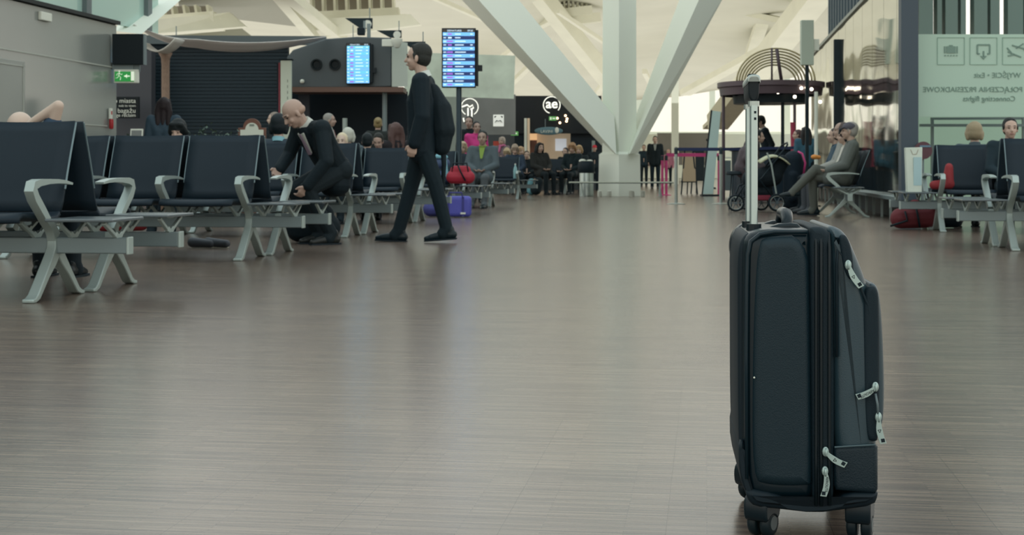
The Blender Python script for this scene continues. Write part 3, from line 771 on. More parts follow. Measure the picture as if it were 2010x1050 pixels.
    if cap:
        cm = mat('cap_%d_%d_%d' % cap, cap, .8)
        m = MB(); m.ell((0,-.018*s,.062*s), (.090*s,.108*s,.075*s), M=HM, u=18, v=12); m.build('cap_crown', cm, root, remesh=vox*.8)
        m = MB(); m.hexa([h(p) for p in ((-.068,.062,.055),(.068,.062,.055),(.05,.165,.032),(-.05,.165,.032))], [h(p) for p in ((-.068,.062,.064),(.068,.062,.064),(.05,.165,.040),(-.05,.165,.040))]); m.build('cap_peak', cm, root, bevel=.004)
    return root, j, HM
LEFTW = PI/2; AWAY = 0.0; TOCAM = PI; RIGHTW = -PI/2
def fr(a): return YAW+a        # angle relative to the viewing direction

# walking man in a black suit: faces left, mid-stride
v = G(827, 12.85)
# local: +y = walking direction (left in the picture), +x = his right (away from the viewer)
root, j, HM = person('man in a black suit walking left past the benches, black bag slung behind him', (v.x, v.y, 0), fr(LEFTW)-R(4), 'stand', 1.80,
    J=dict(pel=(0,-.01,.94), chest=(0,.0,1.24), neck=(0,-.015,1.46), head=(0,.035,1.615), sl=(-.18,-.02,1.40), el=(-.235,-.04,1.10), wl=(-.21,.035,.86), sr=(.18,-.02,1.40), er=(.23,-.10,1.12), wr=(.20,-.06,.88),
           hl=(-.08,.0,.90), kl=(-.09,-.13,.53), al=(-.08,-.235,.115), hr=(.08,.0,.90), kr=(.10,.10,.50), ar=(.09,.215,.09), pl=-.08, pr=.04),
    hair=('short', (66,56,54)), top=(20,38,50), legs=(24,40,50), shoes=(24,40,50), sk='a', head=(.0,0,-.05), vox=.009, long_top=True, inner=(206,214,208), front=False, bulk=1.14)
mb = MB()
mb.chain([(.02,-.10,1.37),(.0,-.17,1.20),(-.02,-.20,1.02),(-.02,-.19,.86)], [.07,.11,.115,.08])
mb.cap((.1,-.11,1.25), (.08,-.15,1.0), .10, .10)
pk = mb.build('garment_bag', mat('bag_black', (19,35,45), .75, bump=.3, scale=18), None, remesh=.012)
pk.matrix_world = Matrix.Translation(root.location) @ Matrix.Rotation(root.rotation_euler.z, 4, 'Z'); tag(pk, 'black soft bag hanging behind the walking man in the suit', 'bag')
mb = MB(); mb.tube([(-.02,-.20,.92),(-.03,-.21,.70),(-.03,-.20,.52),(-.02,-.21,.46)], [.03,.022,.018,.012], 8); mb.build('bag_strap', MATS['bag_black'], pk, smooth='all')

# bald man bending over the seat
v = G(645, 12.6)
root, j, HM = person('balding man in a black jacket and mauve tie bending down behind a bench', (v.x+.02, v.y, 0), fr(PI/2)+R(38), 'stand', 1.80,
    J=dict(pel=(0,-.04,.64), chest=(0,.10,.87), neck=(0,.25,1.02), head=(.0,.36,1.11), sr=(.175,.21,.99), er=(.26,.26,.77), wr=(.18,.40,.64), sl=(-.175,.19,.985), el=(-.27,.20,.71), wl=(-.17,.33,.50),
           hl=(-.09,-.05,.63), kl=(-.11,.30,.47), al=(-.11,.06,.09), hr=(.09,-.05,.63), kr=(.11,.30,.47), ar=(.11,.04,.09)),
    hair=('bald', (60,60,60)), top=(20,36,46), legs=(34,42,50), shoes=(58,50,50), sk='b', head=(-R(38), 0, R(-8)), vox=.009, inner=(196,200,192), tie=(142,124,140), long_top=True)

def seat_on(px, d, label, **k):
    v = G(px, d); z = k.pop('dz', 0); rz = k.pop('rz', TOCAM)
    return person(label, (v.x, v.y, z), rz, 'sit', k.pop('H', 1.7), **k)
def stand_on(px, d, label, **k):
    v = G(px, d); rz = k.pop('rz', TOCAM)
    return person(label, (v.x, v.y, 0), rz, 'stand', k.pop('H', 1.72), **k)
# reclining bald man, elbow out
v = G(52, 10.3)
v = G(50, 8.33)
person('bald man in a dark blue T-shirt, arm behind his head, near the grey wall', (v.x, v.y, 0), AWAY, 'sit', 1.62,
    J=dict(sr=(.19,-.09,.86), er=(.28,-.13,1.11), wr=(.10,-.14,1.00), sl=(-.19,-.09,.86), el=(-.22,-.03,.66), head=(.0,-.06,.955), neck=(0,-.08,.85), chest=(0,-.06,.70)), hair=('bald',(1,1,1)), sk='c', top=(38,62,84), legs=(30,40,50), vox=.010, sleeves=False, head=(0,0,0))
stand_on(322, 19.8, 'person with long dark reddish hair and a dark blue coat standing with their back turned', rz=fr(AWAY), hair=('long',(58,36,40)), top=(36,58,72), long_top=True, H=1.66, bulk=1.12)
seat_on(346, 14.0, 'black haired person with bowed head, above the bench in front of the blue coat', rz=TOCAM, hair=('fluffy',(26,32,36)), top=(30,40,46), H=1.52, head=(-.25,0,0))
seat_on(436, 17.3, 'fair haired person mostly hidden below the backrest near the wooden menu board', hair=('short',(150,130,112)), top=(40,50,60), H=1.41, dz=0)
stand_on(538, 24.5, 'grey haired man in profile left of the bending man', rz=fr(LEFTW), hair=('short',(150,140,130)), top=(40,48,58), sk='c', H=1.64)
seat_on(549, 14.65, 'black haired person with a light blue collar seated left of the bending man', rz=fr(AWAY), hair=('fluffy',(24,34,42)), top=(44,60,72), inner=(128,178,190), H=1.62)
stand_on(646, 24.0, 'grey haired man in a dark suit with a red tie behind the bending man', rz=fr(RIGHTW), hair=('short',(148,146,140)), top=(36,50,64), inner=(212,216,210), tie=(120,50,60), sk='b', H=1.60)
seat_on(669, 17.4, 'blond person facing forward whose eyes show just above a backrest', hair=('short',(214,200,170)), top=(90,100,110), sk='c', H=1.47)
seat_on(684, 21.3, 'white haired person seen from behind next to the blond head', rz=fr(AWAY), hair=('fluffy',(196,198,186)), top=(70,84,92), H=1.68)
seat_on(722, 17.9, 'dark haired person seated behind the bench left of the walking man', rz=fr(AWAY), hair=('short',(34,40,46)), top=(28,40,48), H=1.48)
seat_on(741, 20.5, 'brown haired person looking down just above the backrest beside the walking man', hair=('short',(62,52,50)), top=(60,66,74), sk='b', head=(-R(25),0,0), H=1.56)
seat_on(772, 21.35, 'long brown haired woman seated right behind the walking man', rz=fr(LEFTW)-1.0, hair=('long',(84,60,56)), top=(60,44,50), sk='b', H=1.80)
stand_on(742, 24.6, 'person with fair tied up hair under the kiosk, beside its post', rz=fr(AWAY), hair=('bun',(140,124,84)), top=(66,60,60), H=1.55)
# man in grey jacket
seat_on(946, 24.0, 'smiling man in a grey jacket over a green top seated by the departures pole', rz=PI, hair=('short',(66,60,60)), top=(78,92,98), inner=(132,160,70), legs=(84,92,96), shoes=(40,50,54), sk='b', H=1.74, long_top=True, bulk=1.12)
stand_on(935, 27.5, 'short dark haired woman in a bright pink jacket behind the smiling man', hair=('short',(54,44,48)), top=(206,60,136), sk='b', H=1.58, rz=fr(PI)+.3)
stand_on(921, 28.5, 'dark haired man in black standing beside the departures pole', hair=('short',(60,54,52)), top=(34,40,48), sk='b', H=1.72)
seat_on(907, 24.9, 'fair haired person seated directly behind the departures pole', hair=('fluffy',(176,158,130)), top=(60,66,70), H=1.50)
stand_on(986, 38.8, 'grey haired woman with a pink scarf behind the seated women', hair=('fluffy',(182,170,160)), top=(120,106,112), scarf=(196,110,150), H=1.52, rz=fr(PI)-.5)
seat_on(994, 37.1, 'elderly woman with fair hair in a black coat holding a phone', hair=('fluffy',(190,172,140)), top=(26,42,50), H=1.58, rz=fr(PI)-.3, head=(-.5,0,0))
seat_on(1011, 36.0, 'elderly woman in a navy quilted coat looking down beside the water bottle', hair=('fluffy',(166,150,134)), top=(40,60,82), H=1.68, rz=PI+.2, head=(-.45,0,0), bulk=1.15)
seat_on(1024, 38.5, 'fair haired person leaning in behind the navy quilted coat', hair=('fluffy',(190,160,128)), top=(44,40,46), H=1.66, rz=fr(PI)+.4)
seat_on(1034, 37.5, 'person in a black coat seated between the quilted coat and the long haired woman', hair=('short',(60,50,48)), top=(28,38,46), H=1.5, rz=fr(PI))
seat_on(1062, 36.0, 'woman with long dark hair and a brown fur jacket seated facing right', hair=('long',(38,36,42)), top=(60,50,50), legs=(28,38,46), H=1.76, rz=fr(PI)+.5, bulk=1.2)
stand_on(1086, 50, 'man in a black suit and light shirt standing in front of the shop', hair=('short',(60,54,52)), top=(24,36,46), inner=(150,180,186), tie=(70,90,104), H=1.76)
seat_on(1108, 37.8, 'dark haired person in a black coat seated left of the brown haired woman', hair=('short',(44,44,50)), top=(24,36,44), H=1.62, rz=fr(PI)-.5)
seat_on(1122, 36.3, 'brown haired woman in a dark coat bending sideways beside the bin', hair=('fluffy',(156,122,88)), top=(22,42,50), legs=(24,36,44), H=1.74, rz=fr(PI)-.4, head=(-.3,0,0))
seat_on(1136, 37.2, 'fair haired person right next to the brown haired woman by the bin', hair=('fluffy',(176,148,110)), top=(44,50,56), sk='a', H=1.68, rz=fr(PI)-.2)
stand_on(1167, 42, 'person in a red cap and dark jacket half hidden behind the white column', hair=('short',(60,50,50)), cap=(190,44,60), top=(40,48,58), H=1.36, rz=fr(PI))
stand_on(1286, 47, 'man in a black jacket and patterned shirt standing right of the white column', hair=('short',(54,48,46)), top=(26,38,46), inner=(140,146,142), legs=(30,44,58), H=1.74, long_top=True, bulk=1.15)
stand_on(1264, 53, 'distant dark haired person right beside the white column', hair=('short',(70,54,50)), top=(38,56,70), H=1.55)
stand_on(1312, 55, 'distant person in a pinkish top behind the pink barrier', hair=('short',(180,140,130)), top=(170,110,130), H=1.4)
stand_on(1394, 46, 'fair coated person with dark hair behind the tilted glass panels', rz=fr(RIGHTW), hair=('bun',(50,46,48)), top=(150,132,120), legs=(40,50,58), H=1.66)
# right side
stand_on(1509, 31.3, 'waiter in a white shirt and dark waistcoat leaning over behind the round bar', rz=fr(LEFTW), hair=('short',(56,50,50)), top=(30,42,52), inner=(220,220,210), sk='a', H=1.85, lean=R(14), head=(-.4,0,0))
stand_on(1582, 25.5, 'long brown haired woman in a teal top turned away near the bar', rz=fr(AWAY), hair=('long',(66,50,52)), top=(44,88,108), H=1.42)
stand_on(1566, 27.5, 'distant dark haired person between the bar posts', rz=fr(LEFTW), hair=('short',(80,60,60)), top=(110,60,66), H=1.42)
# brown padded jacket figure leaning on a high stool
v = G(1462, 22.8)
person('person in a brown padded jacket hunched on a high stool, hidden behind the suitcase handle', (v.x, v.y, .20), fr(RIGHTW), 'sit', 1.5, hair=('short',(50,44,48)), top=(74,64,70), legs=(56,50,56), bulk=1.75, lean=R(28), long_top=True)
# three seated along the partition, facing left
# the near one crosses his legs
for i, (yy, lab, kw) in enumerate((
    (.30, 'older man in a grey cap and jacket sitting cross-legged on the end seat', dict(hair=('short',(160,156,150)), cap=(88,86,96), top=(92,98,94), legs=(86,90,84), shoes=(36,46,54), H=1.74, bulk=1.15, vox=.011,
        J=dict(kl=(.06,.44,.56), al=(.10,.42,.11), kr=(-.02,.40,.66), ar=(-.06,.70,.36), fr=0.2))),
    (.92, 'dark haired woman in a white shirt seated next to the man in the cap', dict(hair=('fluffy',(38,38,46)), top=(206,204,194), legs=(60,66,72), H=1.66)),
    (1.52, 'balding man seated third along the partition', dict(hair=('balding',(84,72,70)), top=(150,152,146), legs=(60,66,72), sk='b', H=1.80)),
    (2.6, 'person in a dark blue jacket seated furthest along the partition', dict(hair=('short',(80,70,66)), top=(52,76,92), H=1.72)))):
    person(lab, (CB.x, CB.y+yy, 0), PI/2, 'sit', **kw)
# right benches
seat_on(1911, 15.8, 'fair haired person seen from behind over the right hand backrest', rz=AWAY, hair=('fluffy',(150,136,108)), top=(60,76,84), H=1.56)
seat_on(1985, 14.9, 'dark haired man facing forward, eyes just above the backrest at the right edge', rz=PI, hair=('short',(48,44,46)), top=(36,52,64), sk='a', H=1.60)
# ---------------------------------------------------------------- kiosk building on the left
kd = 26.0
kg = mat('kiosk_fascia', (72,82,86), .45, var=.05, scale=1.2); kdark = mat('kiosk_dark', (38,46,58), .6, var=.1, scale=1)
t = empty('kiosk', tuple(G(670, kd)), 0, 'dark grey kiosk with a wide fascia and two round vents above its counter', 'kiosk'); o = t.location
def K(px, py, d=kd): return P(px, py, d)-o
mb = MB(); pf = [(563,112),(575,98),(640,76),(700,72),(768,74),(768,170),(700,172),(567,172)]
mb.hexa([K(*p) for p in pf], [K(p[0], p[1], kd)+FV*1.6 for p in pf]); mb.build('fascia', kg, t, bevel=.02)
mb = MB(); mb.hexa([K(*p, kd+.0) for p in ((769,78),(800,84),(800,170),(769,170))], [K(*p, kd+1.5) for p in ((769,78),(800,84),(800,170),(769,170))]); mb.build('white_side_unit', mat('kiosk_white', (186,196,186), .5), t)
mb = MB()
mb.bm.free()
for px, r in ((622,.105),(658,.105)):
    mb = MB(); mb.lathe(K(px,127)-FV*.02, [(r,.0),(r,-.03),(r*.75,-.03),(r*.55,.015),(r*.2,.015),(.001,.0)], 24, 'y'); mb.build('round_vent', mat('vent_black', (26,34,40), .35), t, smooth=True)
mb = MB(); mb.ell(K(594,160)-FV*.05, (.04,.04,.04)); mb.build('ceiling_spot', paper, t, smooth='all')
mb = MB(); mb.bar(K(575,178,kd+.2), K(795,178,kd+.2), .8, .09); mb.build('soffit_strip', mat('soffit_copper', (104,78,66), .5), t)
mb = MB(); mb.bar(K(560,255,kd+1.9), K(800,255,kd+1.9), .1, 1.5); mb.bar(K(560,320,kd+1.2), K(800,320,kd+1.2), .5, 1.05); mb.build('rear_wall', kdark, t)
mb = MB(); mb.bar(K(568,175,kd+.8), K(600,175,kd+.8), .05, .05); mb.bar(K(586,255,kd+.9), K(608,255,kd+.9), .1, 1.55); mb.build('side_panel', mat('kiosk_panel', (66,70,80), .6), t)
for px, pm in ((755, alu_d), (677, alu)):
    y0 = 172 if px == 755 else 232
    mb = MB(); mb.tube([K(px,y0,kd+.1), K(px,392,kd+.1)], .045, 14); mb.build('post', pm, t, smooth=True)
mb = MB()
for px in (703, 745): mb.ell(K(px,174.5,kd-.1), (.02,.02,.02))
mb.build('downlight', mat('warm_lamp', (255,180,120), .4, emit=1.5), t, smooth='all')

# departure boards
bl0 = mat('screen_dark', (20,44,96), .4, emit=.55); bl1 = mat('screen_light', (104,168,222), .4, emit=.75); bl2 = mat('screen_cyan', (96,178,206), .4, emit=.75)
mag = mat('screen_magenta', (150,100,200), .4, emit=.6); wht = mat('screen_text', (190,214,232), .4, emit=.8); hdr = mat('screen_header', (52,48,46), .4, emit=.3)
def board(px0, py0, px1, py1, d, n, label, light, alt, pole=None, yaw=0, time_='09:30'):
    c, w, h = scr(px0, py0, px1, py1, d)
    t = empty('departures_board', tuple(c), YAW+yaw, label, 'information screen')
    mb = MB(); mb.box((0,.05,0), (w,.10,h)); mb.build('screen_housing', mat('bezel_black', (22,34,44), .4), t, bevel=.008)
    iw, ih = w*.93, h*.96; hh = ih*.055; rh = (ih-hh)/n
    mb = MB(); mb.box((0,-.002,h/2-h*.02-hh/2), (iw,.006,hh)); mb.build('header_bar', hdr, t)
    text('DEPARTURES', hh*.78, wht, Matrix.Translation((-iw*.14,-.008,h/2-h*.02-hh/2)) @ FACE, parent=t, ext=.0005)
    text(time_, hh*.78, wht, Matrix.Translation((iw*.36,-.008,h/2-h*.02-hh/2)) @ FACE, parent=t, ext=.0005)
    A, B, D, M_, T_ = MB(), MB(), MB(), MB(), MB()
    for k in range(n):
        z = h/2-h*.02-hh-rh*(k+.5); (A if k % 2 == 0 else B).box((0,-.002,z), (iw,.006,rh*.98))
        (M_ if k % 3 != 1 else T_).box((-iw*.28,-.007,z), (iw*random.uniform(.10,.2),.004,rh*.42))
        T_.box((-iw*.44,-.007,z), (iw*.09,.004,rh*.22)); L_ = iw*random.uniform(.16,.38); T_.box((-iw*.12+L_/2,-.007,z), (L_,.004,rh*.24))
        if random.random() < .4: T_.box((iw*.40,-.007,z), (iw*.08,.004,rh*.25))
    A.build('light_rows', light, t); B.build('dark_rows', alt, t); M_.build('airline_marks', mag, t); T_.build('flight_lines', wht, t); D.bm.free()
    mb = MB(); mb.box((w/2+.02,.06,0), (.04,.10,h*.94)); mb.box((w/2+.06,.05,-h*.17), (.09,.05,.10)); mb.build('rear_case', mat('bezel_black', (22,34,44), .4), t, bevel=.006)
    if pole:
        mb = MB(); mb.tube([(0,.09,-h/2+.3),(0,.09,-c.z+.02)], .045, 16); mb.cyl((0,.09,-c.z+.012), .22, .02, 28); mb.build('pole', mat('pole_grey', (52,68,78), .4, .4), t, smooth=True)
    return t
board(867, 55, 934, 172, 22.9, 15, 'tall blue departures screen on a dark pole right of the walking man', bl1, bl0, pole=True)
board(679, 84, 727, 165, 25.85, 12, 'smaller cyan departures screen mounted on the grey kiosk fascia', bl2, bl1, yaw=R(-6))

# white totem with red edge
t = empty('totem', tuple(G(562, 25)), YAW, 'tall white totem panel with a red edge beside the kiosk', 'totem')
c, w, h = scr(552,120,573,330,25)
mb = MB(); mb.box((0,0,1.28), (w*1.0,.10,2.56)); mb.build('panel', mat('totem_white', (206,216,200), .55), t, bevel=.006)
mb = MB(); mb.box((-w/2-.02,0,1.27), (.03,.10,2.5)); mb.build('red_edge', mat('totem_red', (126,44,58), .5), t)
mb = MB(); mb.box((-w/2-.05,.02,1.27), (.03,.12,2.5)); mb.box((0,0,2.575), (w*1.25,.14,.02)); mb.build('dark_edge', black, t)
mb = MB()
for z in (2.2,2.1,2.0,1.9): mb.box((.03,-.052,z), (.012,.004,.05))
mb.build('printed_marks', mat('print_grey', (130,140,130), .6), t)

# textured trunk with curved dish and the white sail
tr = mat('trunk_weave', (142,120,104), .8, bump=.6, scale=60, var=.15, stretch=(1,1,.4))
t = empty('palm_trunk', tuple(G(325, 22.5)), 0, 'slim tan textured trunk rising behind the standing blue coat under a curved white dish', 'column')
mb = MB(); zt = CH+(HY-104)/F*22.5; mb.tube([(0,0,0),(0,0,.8),(0,0,zt-.18),(0,0,zt-.08),(0,0,zt)], [.075,.066,.062,.07,.11], 18); mb.build('trunk', tr, t, smooth='all')
c = P(318, 92, 22.2); mb = MB(); grid = []
for i in range(13):
    a = -1+2*i/12
    grid.append([Vector((c.x+a*.29, c.y+b, c.z-.085+.15*a*a+.05*(a>0)*a)) for b in (-.2,-.1,.1,.2)])
mb.sheet(grid); tag(mb.build('curved_dish', mat('dish_white', (206,204,196), .6), None, smooth='all', solid=.02), 'curved white dish on top of the tan trunk', 'canopy')
mb = MB(); grid = []
for i in range(25):
    s_ = i/24; px = 262+(640-262)*s_; sag = 4*s_*(1-s_)
    top = 48+24*s_+26*sag*(1-.25*s_)+5*math.sin(PI*min(1,s_*3))*(s_<.34); dd = 21.5+3.6*s_
    wdt = 20*math.sin(PI*s_)**.7+.5
    grid.append([P(px, top+wdt*k/3*(.9), dd+ .25*k) for k in range(4)])
mb.sheet(grid); tag(mb.build('fabric_sail', mat('sail_fabric', (236,232,228), .8), None, smooth='all', solid=.01), 'long pale fabric sail sagging from the white strut to the kiosk roof', 'sail')

# wooden arch topped menu board, plants, small notice
t = empty('menu_board', tuple(G(495, 21.5)), YAW, 'white menu board in an arched brown wooden frame above the backrests', 'menu board')
def arch(w, h0, r, z0=0):
    pts = [(-w/2, z0), (w/2, z0), (w/2, h0), (r, h0)]
    pts += [(r*math.cos(a), h0+r*1.05*math.sin(a)) for a in [PI*k/12 for k in range(0, 13)]]
    return pts + [(-r, h0), (-w/2, h0)]
mb = MB(); mb.prism(arch(.42,1.28,.135,.62), -.02, .03); mb.build('wood_frame', mat('brown_wood', (112,74,60), .5, var=.15, scale=8), t, bevel=.005)
mb = MB(); mb.prism(arch(.35,1.25,.10,.66), -.03, -.02); mb.build('board_face', mat('menu_white', (214,220,206), .6), t)
mb = MB(); mb.bar((-.15,0,.62), (-.15,0,0), .03); mb.bar((.15,0,.62), (.15,0,0), .03); mb.box((0,0,.01), (.4,.3,.02)); mb.build('stand_legs', MATS['brown_wood'], t)
mb = MB(); mb.box((-.12,-.034,1.10), (.04,.004,.03)); mb.box((.02,-.034,1.10), (.12,.004,.01)); mb.box((0,-.034,1.32), (.07,.004,.03)); mb.build('printed_marks', MATS['print_grey'], t)
leafm = mat('hedge_leaf', (70,92,80), .6, var=.3, scale=5); branch = mat('hedge_stem', (70,66,60), .8)
def plant(px, d, label, top, w):
    v = G(px, d); t = empty('potted_plant', tuple(v), random.random(), label, 'plant', None)
    mb = MB(); mb.lathe((0,0,0), [(.10,0),(.15,.38),(.16,.40),(.13,.40),(.12,.34)], 16); mb.build('pot', dark, t, smooth=True)
    mb = MB(); ms = MB()
    for k in range(70):
        a = random.uniform(0, 2*PI); r_ = random.uniform(0, w); z = random.uniform(.5, top)
        if k < 14: ms.tube([(0,0,.36),(math.cos(a)*r_*.5, math.sin(a)*r_*.5, (z+.4)/2),(math.cos(a)*r_, math.sin(a)*r_, z)], [.008,.005,.003], 5)
        c = Vector((math.cos(a)*r_, math.sin(a)*r_, z)); e = Vector((random.uniform(-1,1), random.uniform(-1,1), random.uniform(-.3,1))).normalized()*.07; q = e.cross(Vector((0,0,1))).normalized()*.022
        mb.quadring([[c, c+e*.5+q, c+e, c+e*.5-q]], cap=False); mb.bm.faces.new(mb.bm.verts[-4:]) if False else None
        vs = [mb.bm.verts.new(p) for p in (c, c+e*.5+q, c+e, c+e*.5-q)]; mb.bm.faces.new(vs)
    mb.build('foliage', leafm, t); ms.build('stems', branch, t, smooth='all')
for px, lab, tp in ((262,'leafy plant left of the small white notice',1.15),(372,'leafy plant just right of the black haired head',1.22),(402,'leafy plant with the tallest sprig, midway between the trunk and the menu board',1.34),(428,'leafy plant left of the menu board, above the fair hair',1.25),(455,'leafy plant touching the menu board on its left',1.22)):
    plant(px, 21 if tp != 1.25 and tp != 1.22 or px == 455 else 21.6, lab, tp, .15)
t = empty('notice_stand', tuple(G(268, 19.5)), YAW, 'small white framed notice at the foot of the direction panel', 'notice')
mb = MB(); mb.box((0,0,1.09), (.17,.02,.24), rx=-.2); mb.build('frame', paper, t); mb = MB(); mb.box((0,-.012,1.09), (.14,.006,.20), rx=-.2); mb.build('notice_face', mat('notice_grey', (120,124,122), .5), t)
mb = MB(); mb.bar((0,.02,.98), (0,.02,0), .03); mb.box((0,.02,.01), (.3,.3,.02)); mb.build('stand_post', alu_d, t)

# hanging wedge signs, camera and cctv dome
def wedge(px0, py0, px1, py1, d, label):
    c = P((px0+px1)/2, (py0+py1)/2, d); t = empty('hanging_sign', tuple(c), YAW, label, 'sign'); w = (px1-px0)/F*d; h = (py1-py0)/F*d
    mb = MB(); mb.prism([(-w/2,h/2),(w/2,h/2),(w/2,-h/2),(w*.05,-h/2)], -.06, .06); mb.build('sign_body', mat('sign_slate', (44,56,64), .6), t)
    mb = MB(); mb.lathe((w*.33,-.065,-.02), [(.05,0),(.085,0),(.085,.01),(.05,.01)], 20, 'y'); mb.bar((w*.33,-.07,-.11), (w*.33,-.07,0), .05, .01); mb.build('symbol', paper, t)
    mb = MB(); mb.bar((w*.4,0,h/2), (w*.4,0,h/2+.22), .02); mb.build('hanger', alu_d, t)
wedge(678,36,731,56,30,'black wedge sign highest under the ribbed roof frames')
wedge(740,60,788,74,32,'black wedge sign just below and right of the highest one')
wedge(790,82,835,100,31,"black wedge sign behind the walking man's head")
wedge(310,70,350,86,33,'black wedge sign left, behind the fabric sail')
c = P(709, 62, 26.4); t = empty('camera_bracket', tuple(c), YAW, 'black camera box on the kiosk roof', 'camera')
mb = MB(); mb.box((0,0,0), (.13,.2,.13)); mb.build('camera_body', black, t, bevel=.01)
mb = MB(); mb.bar((.06,0,-.02), (.06,0,.2), .04); mb.bar((-.15,0,.12), (-.15,0,-.16), .015); mb.box((.14,.02,.02), (.06,.1,.25)); mb.build('bracket', alu_d, t)
c = P(779, 84, 25.6); t = empty('dome_camera', tuple(c), YAW, 'white dome camera on an arm at the corner of the kiosk roof', 'camera')
mb = MB(); mb.lathe((0,0,0), [(.001,-.10),(.05,-.085),(.075,-.04),(.10,.02),(.10,.07),(.001,.08)], 20); mb.build('dome', paper, t, smooth=True)
mb = MB(); mb.box((-.17,.05,0), (.2,.12,.13)); mb.build('mounting_arm', paper, t, bevel=.01)

# ---------------------------------------------------------------- shops in the middle
mint = mat('mottled_glass', (200,214,196), .25, var=.14, scale=2.2, spec=.6)
mb = MB(); mb.bar(P(795,145,33), P(1010,152,33), .12, 1.0); struct(mb.build('wall_glass_band', mint))
a_, b_ = G(880,44), G(1180,44); a_.z = b_.z = 1.45; mb = MB(); mb.bar(a_, b_, .3, 2.9); struct(mb.build('wall_shop', mat('shop_grey', (70,78,84), .6, var=.1, scale=.6)))
mb = MB(); mb.bar(P(905,225,39), P(1012,225,39), .1, 1.1); struct(mb.build('wall_shop_left', mat('shop_light', (128,130,128), .5, var=.12, scale=1.2)))
a_, b_ = G(795,36), G(906,36); a_.z = b_.z = 1.43; mb = MB(); mb.bar(a_, b_, .1, 2.86); struct(mb.build('wall_shop_grey', mat('shop_pale', (150,160,152), .5, var=.1, scale=.8)))
t = empty('retail_shop', tuple(G(1090, 43)), 0, 'dark shop front with a lit beige interior behind the seated crowd', 'shop'); o = t.location
def rect(name, px0, py0, px1, py1, d, m, dep=.1, par=None):
    a = [P(px0,py0,d)-o, P(px1,py0,d)-o, P(px1,py1,d)-o, P(px0,py1,d)-o]
    mb = MB(); mb.hexa(a, [v+FV*dep for v in a]); return mb.build(name, m, par if par else t)
rect('dark_fascia', 1012,188,1180,262,42.4, mat('shop_black', (36,36,44), .35, var=.35, scale=1.1))
rect('rear_wall', 1036,246,1120,352,43.2, mat('shop_beige', (206,186,158), .6, emit=.12, var=.06, scale=1))
rect('warm_panel', 1038,254,1054,300,42.9, mat('warm_glow', (236,190,140), .6, emit=.5))
rect('shelf_unit', 1038,275,1054,330,42.7, mat('shelf_brown', (112,70,54), .6, var=.4, scale=5))
rect('white_post', 1029,232,1034,352,42.2, paper); rect('pale_post', 1035,232,1040,352,42.2, MATS['shop_beige'])
rect('white_poster', 1090,272,1112,296,42.9, mat('poster_light', (214,218,224), .5, emit=.3))
rect('dark_side', 1120,254,1182,352,42.6, mat('shop_navy', (34,42,54), .5, var=.2, scale=2))
rect('dark_door', 1010,228,1029,352,42.5, black)
rect('pale_shelf', 1121,286,1142,304,42.4, mat('shelf_pale', (120,140,140), .6))
rect('inner_post', 1162,276,1168,340,42.3, mat('post_pale', (140,152,148), .5))
mb = MB()
for px, py in ((1094,232),(1110,227),(1113,233),(1112,238),(1099,241)): mb.ell(P(px,py,42.2)-o, (.035,.035,.035))
mb.build('spot_lamp', mat('spot_glow', (255,214,170), .4, emit=3), t, smooth='all')
rect('red_display', 968,277,985,290,40.2, mat('display_red', (196,84,70), .6))
lw = mat('logo_white', (236,236,224), .5, emit=.8)
def ringlogo(px, py, d, r, label, inner):
    c = P(px, py, d); t = empty('shop_logo', tuple(c), YAW, label, 'sign'); mb = MB()
    a0, a1 = (R(-40), R(255)) if inner == 'ae' else (R(-60), R(240))
    mb.tube([(r*math.cos(a), 0, r*math.sin(a)) for a in [a0+(a1-a0)*k/40 for k in range(41)]], r*.085, 8, sy=.6); mb.build('ring', lw, t, smooth='all')
    if inner == 'ae': 
        f = text('ae', r*1.6, lw, Matrix.Translation((0,0,r*.12)) @ FACE, parent=t, ext=.015, bold=.006)
    else:
        mb = MB(); mb.tube([(-r*.95,0,-.0),(-r*.3,0,r*.25),(0,0,0),(r*.35,0,.25*r),(r*.45,0,-.1*r),(r*.1,0,-.3*r)], r*.09, 8); mb.bar((-.2*r,0,-.1*r), (-.2*r,0,-1.9*r), r*.16); mb.bar((.25*r,0,-.3*r), (.25*r,0,-1.9*r), r*.16)
        mb.tube([(-.2*r,0,-1.6*r),(-.7*r,0,-1.7*r),(-.75*r,0,-1.3*r)], r*.09, 8); mb.build('emblem', lw, t, smooth='all')
ringlogo(1083, 206, 41.8, .245, 'round white ae logo glowing on the dark shop fascia', 'ae')
ringlogo(922, 210, 35.5, .21, 'pale ring and stem logo partly behind the departures pole', 'x')
c, w, h = scr(968,225,989,248,38.5); t = empty('shop_sign', tuple(c), YAW, 'square white sign with a black moustache shape left of the dark shop', 'sign')
mb = MB(); mb.box((0,.04,0), (w,.08,h)); mb.build('lightbox', mat('lightbox_white', (230,232,224), .5, emit=.3), t, bevel=.004)
mb = MB(); mb.tube([(-.10,-.01,-.06),(-.05,-.01,.0),(0,-.01,-.02),(.05,-.01,0),(.10,-.01,-.06)], [.008,.03,.015,.03,.008], 8, sy=.5); mb.prism([(-.11,.12),(-.05,.12),(-.11,.06)], -.008, 0); mb.prism([(.11,.12),(.05,.12),(.11,.06)], -.008, 0); mb.build('moustache_mark', black, t, smooth='all')
for px, py, d, lab in ((1085,232.5,42.0,'small green exit sign under the round white logo'), (1010,262,41.9,'small yellow green exit sign beside the dark shop door')):
    c = P(px, py, d); t = empty('exit_sign', tuple(c), YAW, lab, 'exit sign')
    mb = MB(); mb.box((0,0,0), (.22,.05,.12)); mb.build('lamp_housing', mat('exit_green_far', (90,150,84), .5, emit=.4), t)
    mb = MB(); mb.box((.03,-.03,0), (.08,.006,.03)); mb.box((-.06,-.03,0), (.04,.006,.07)); mb.build('sign_symbol', sw, t)
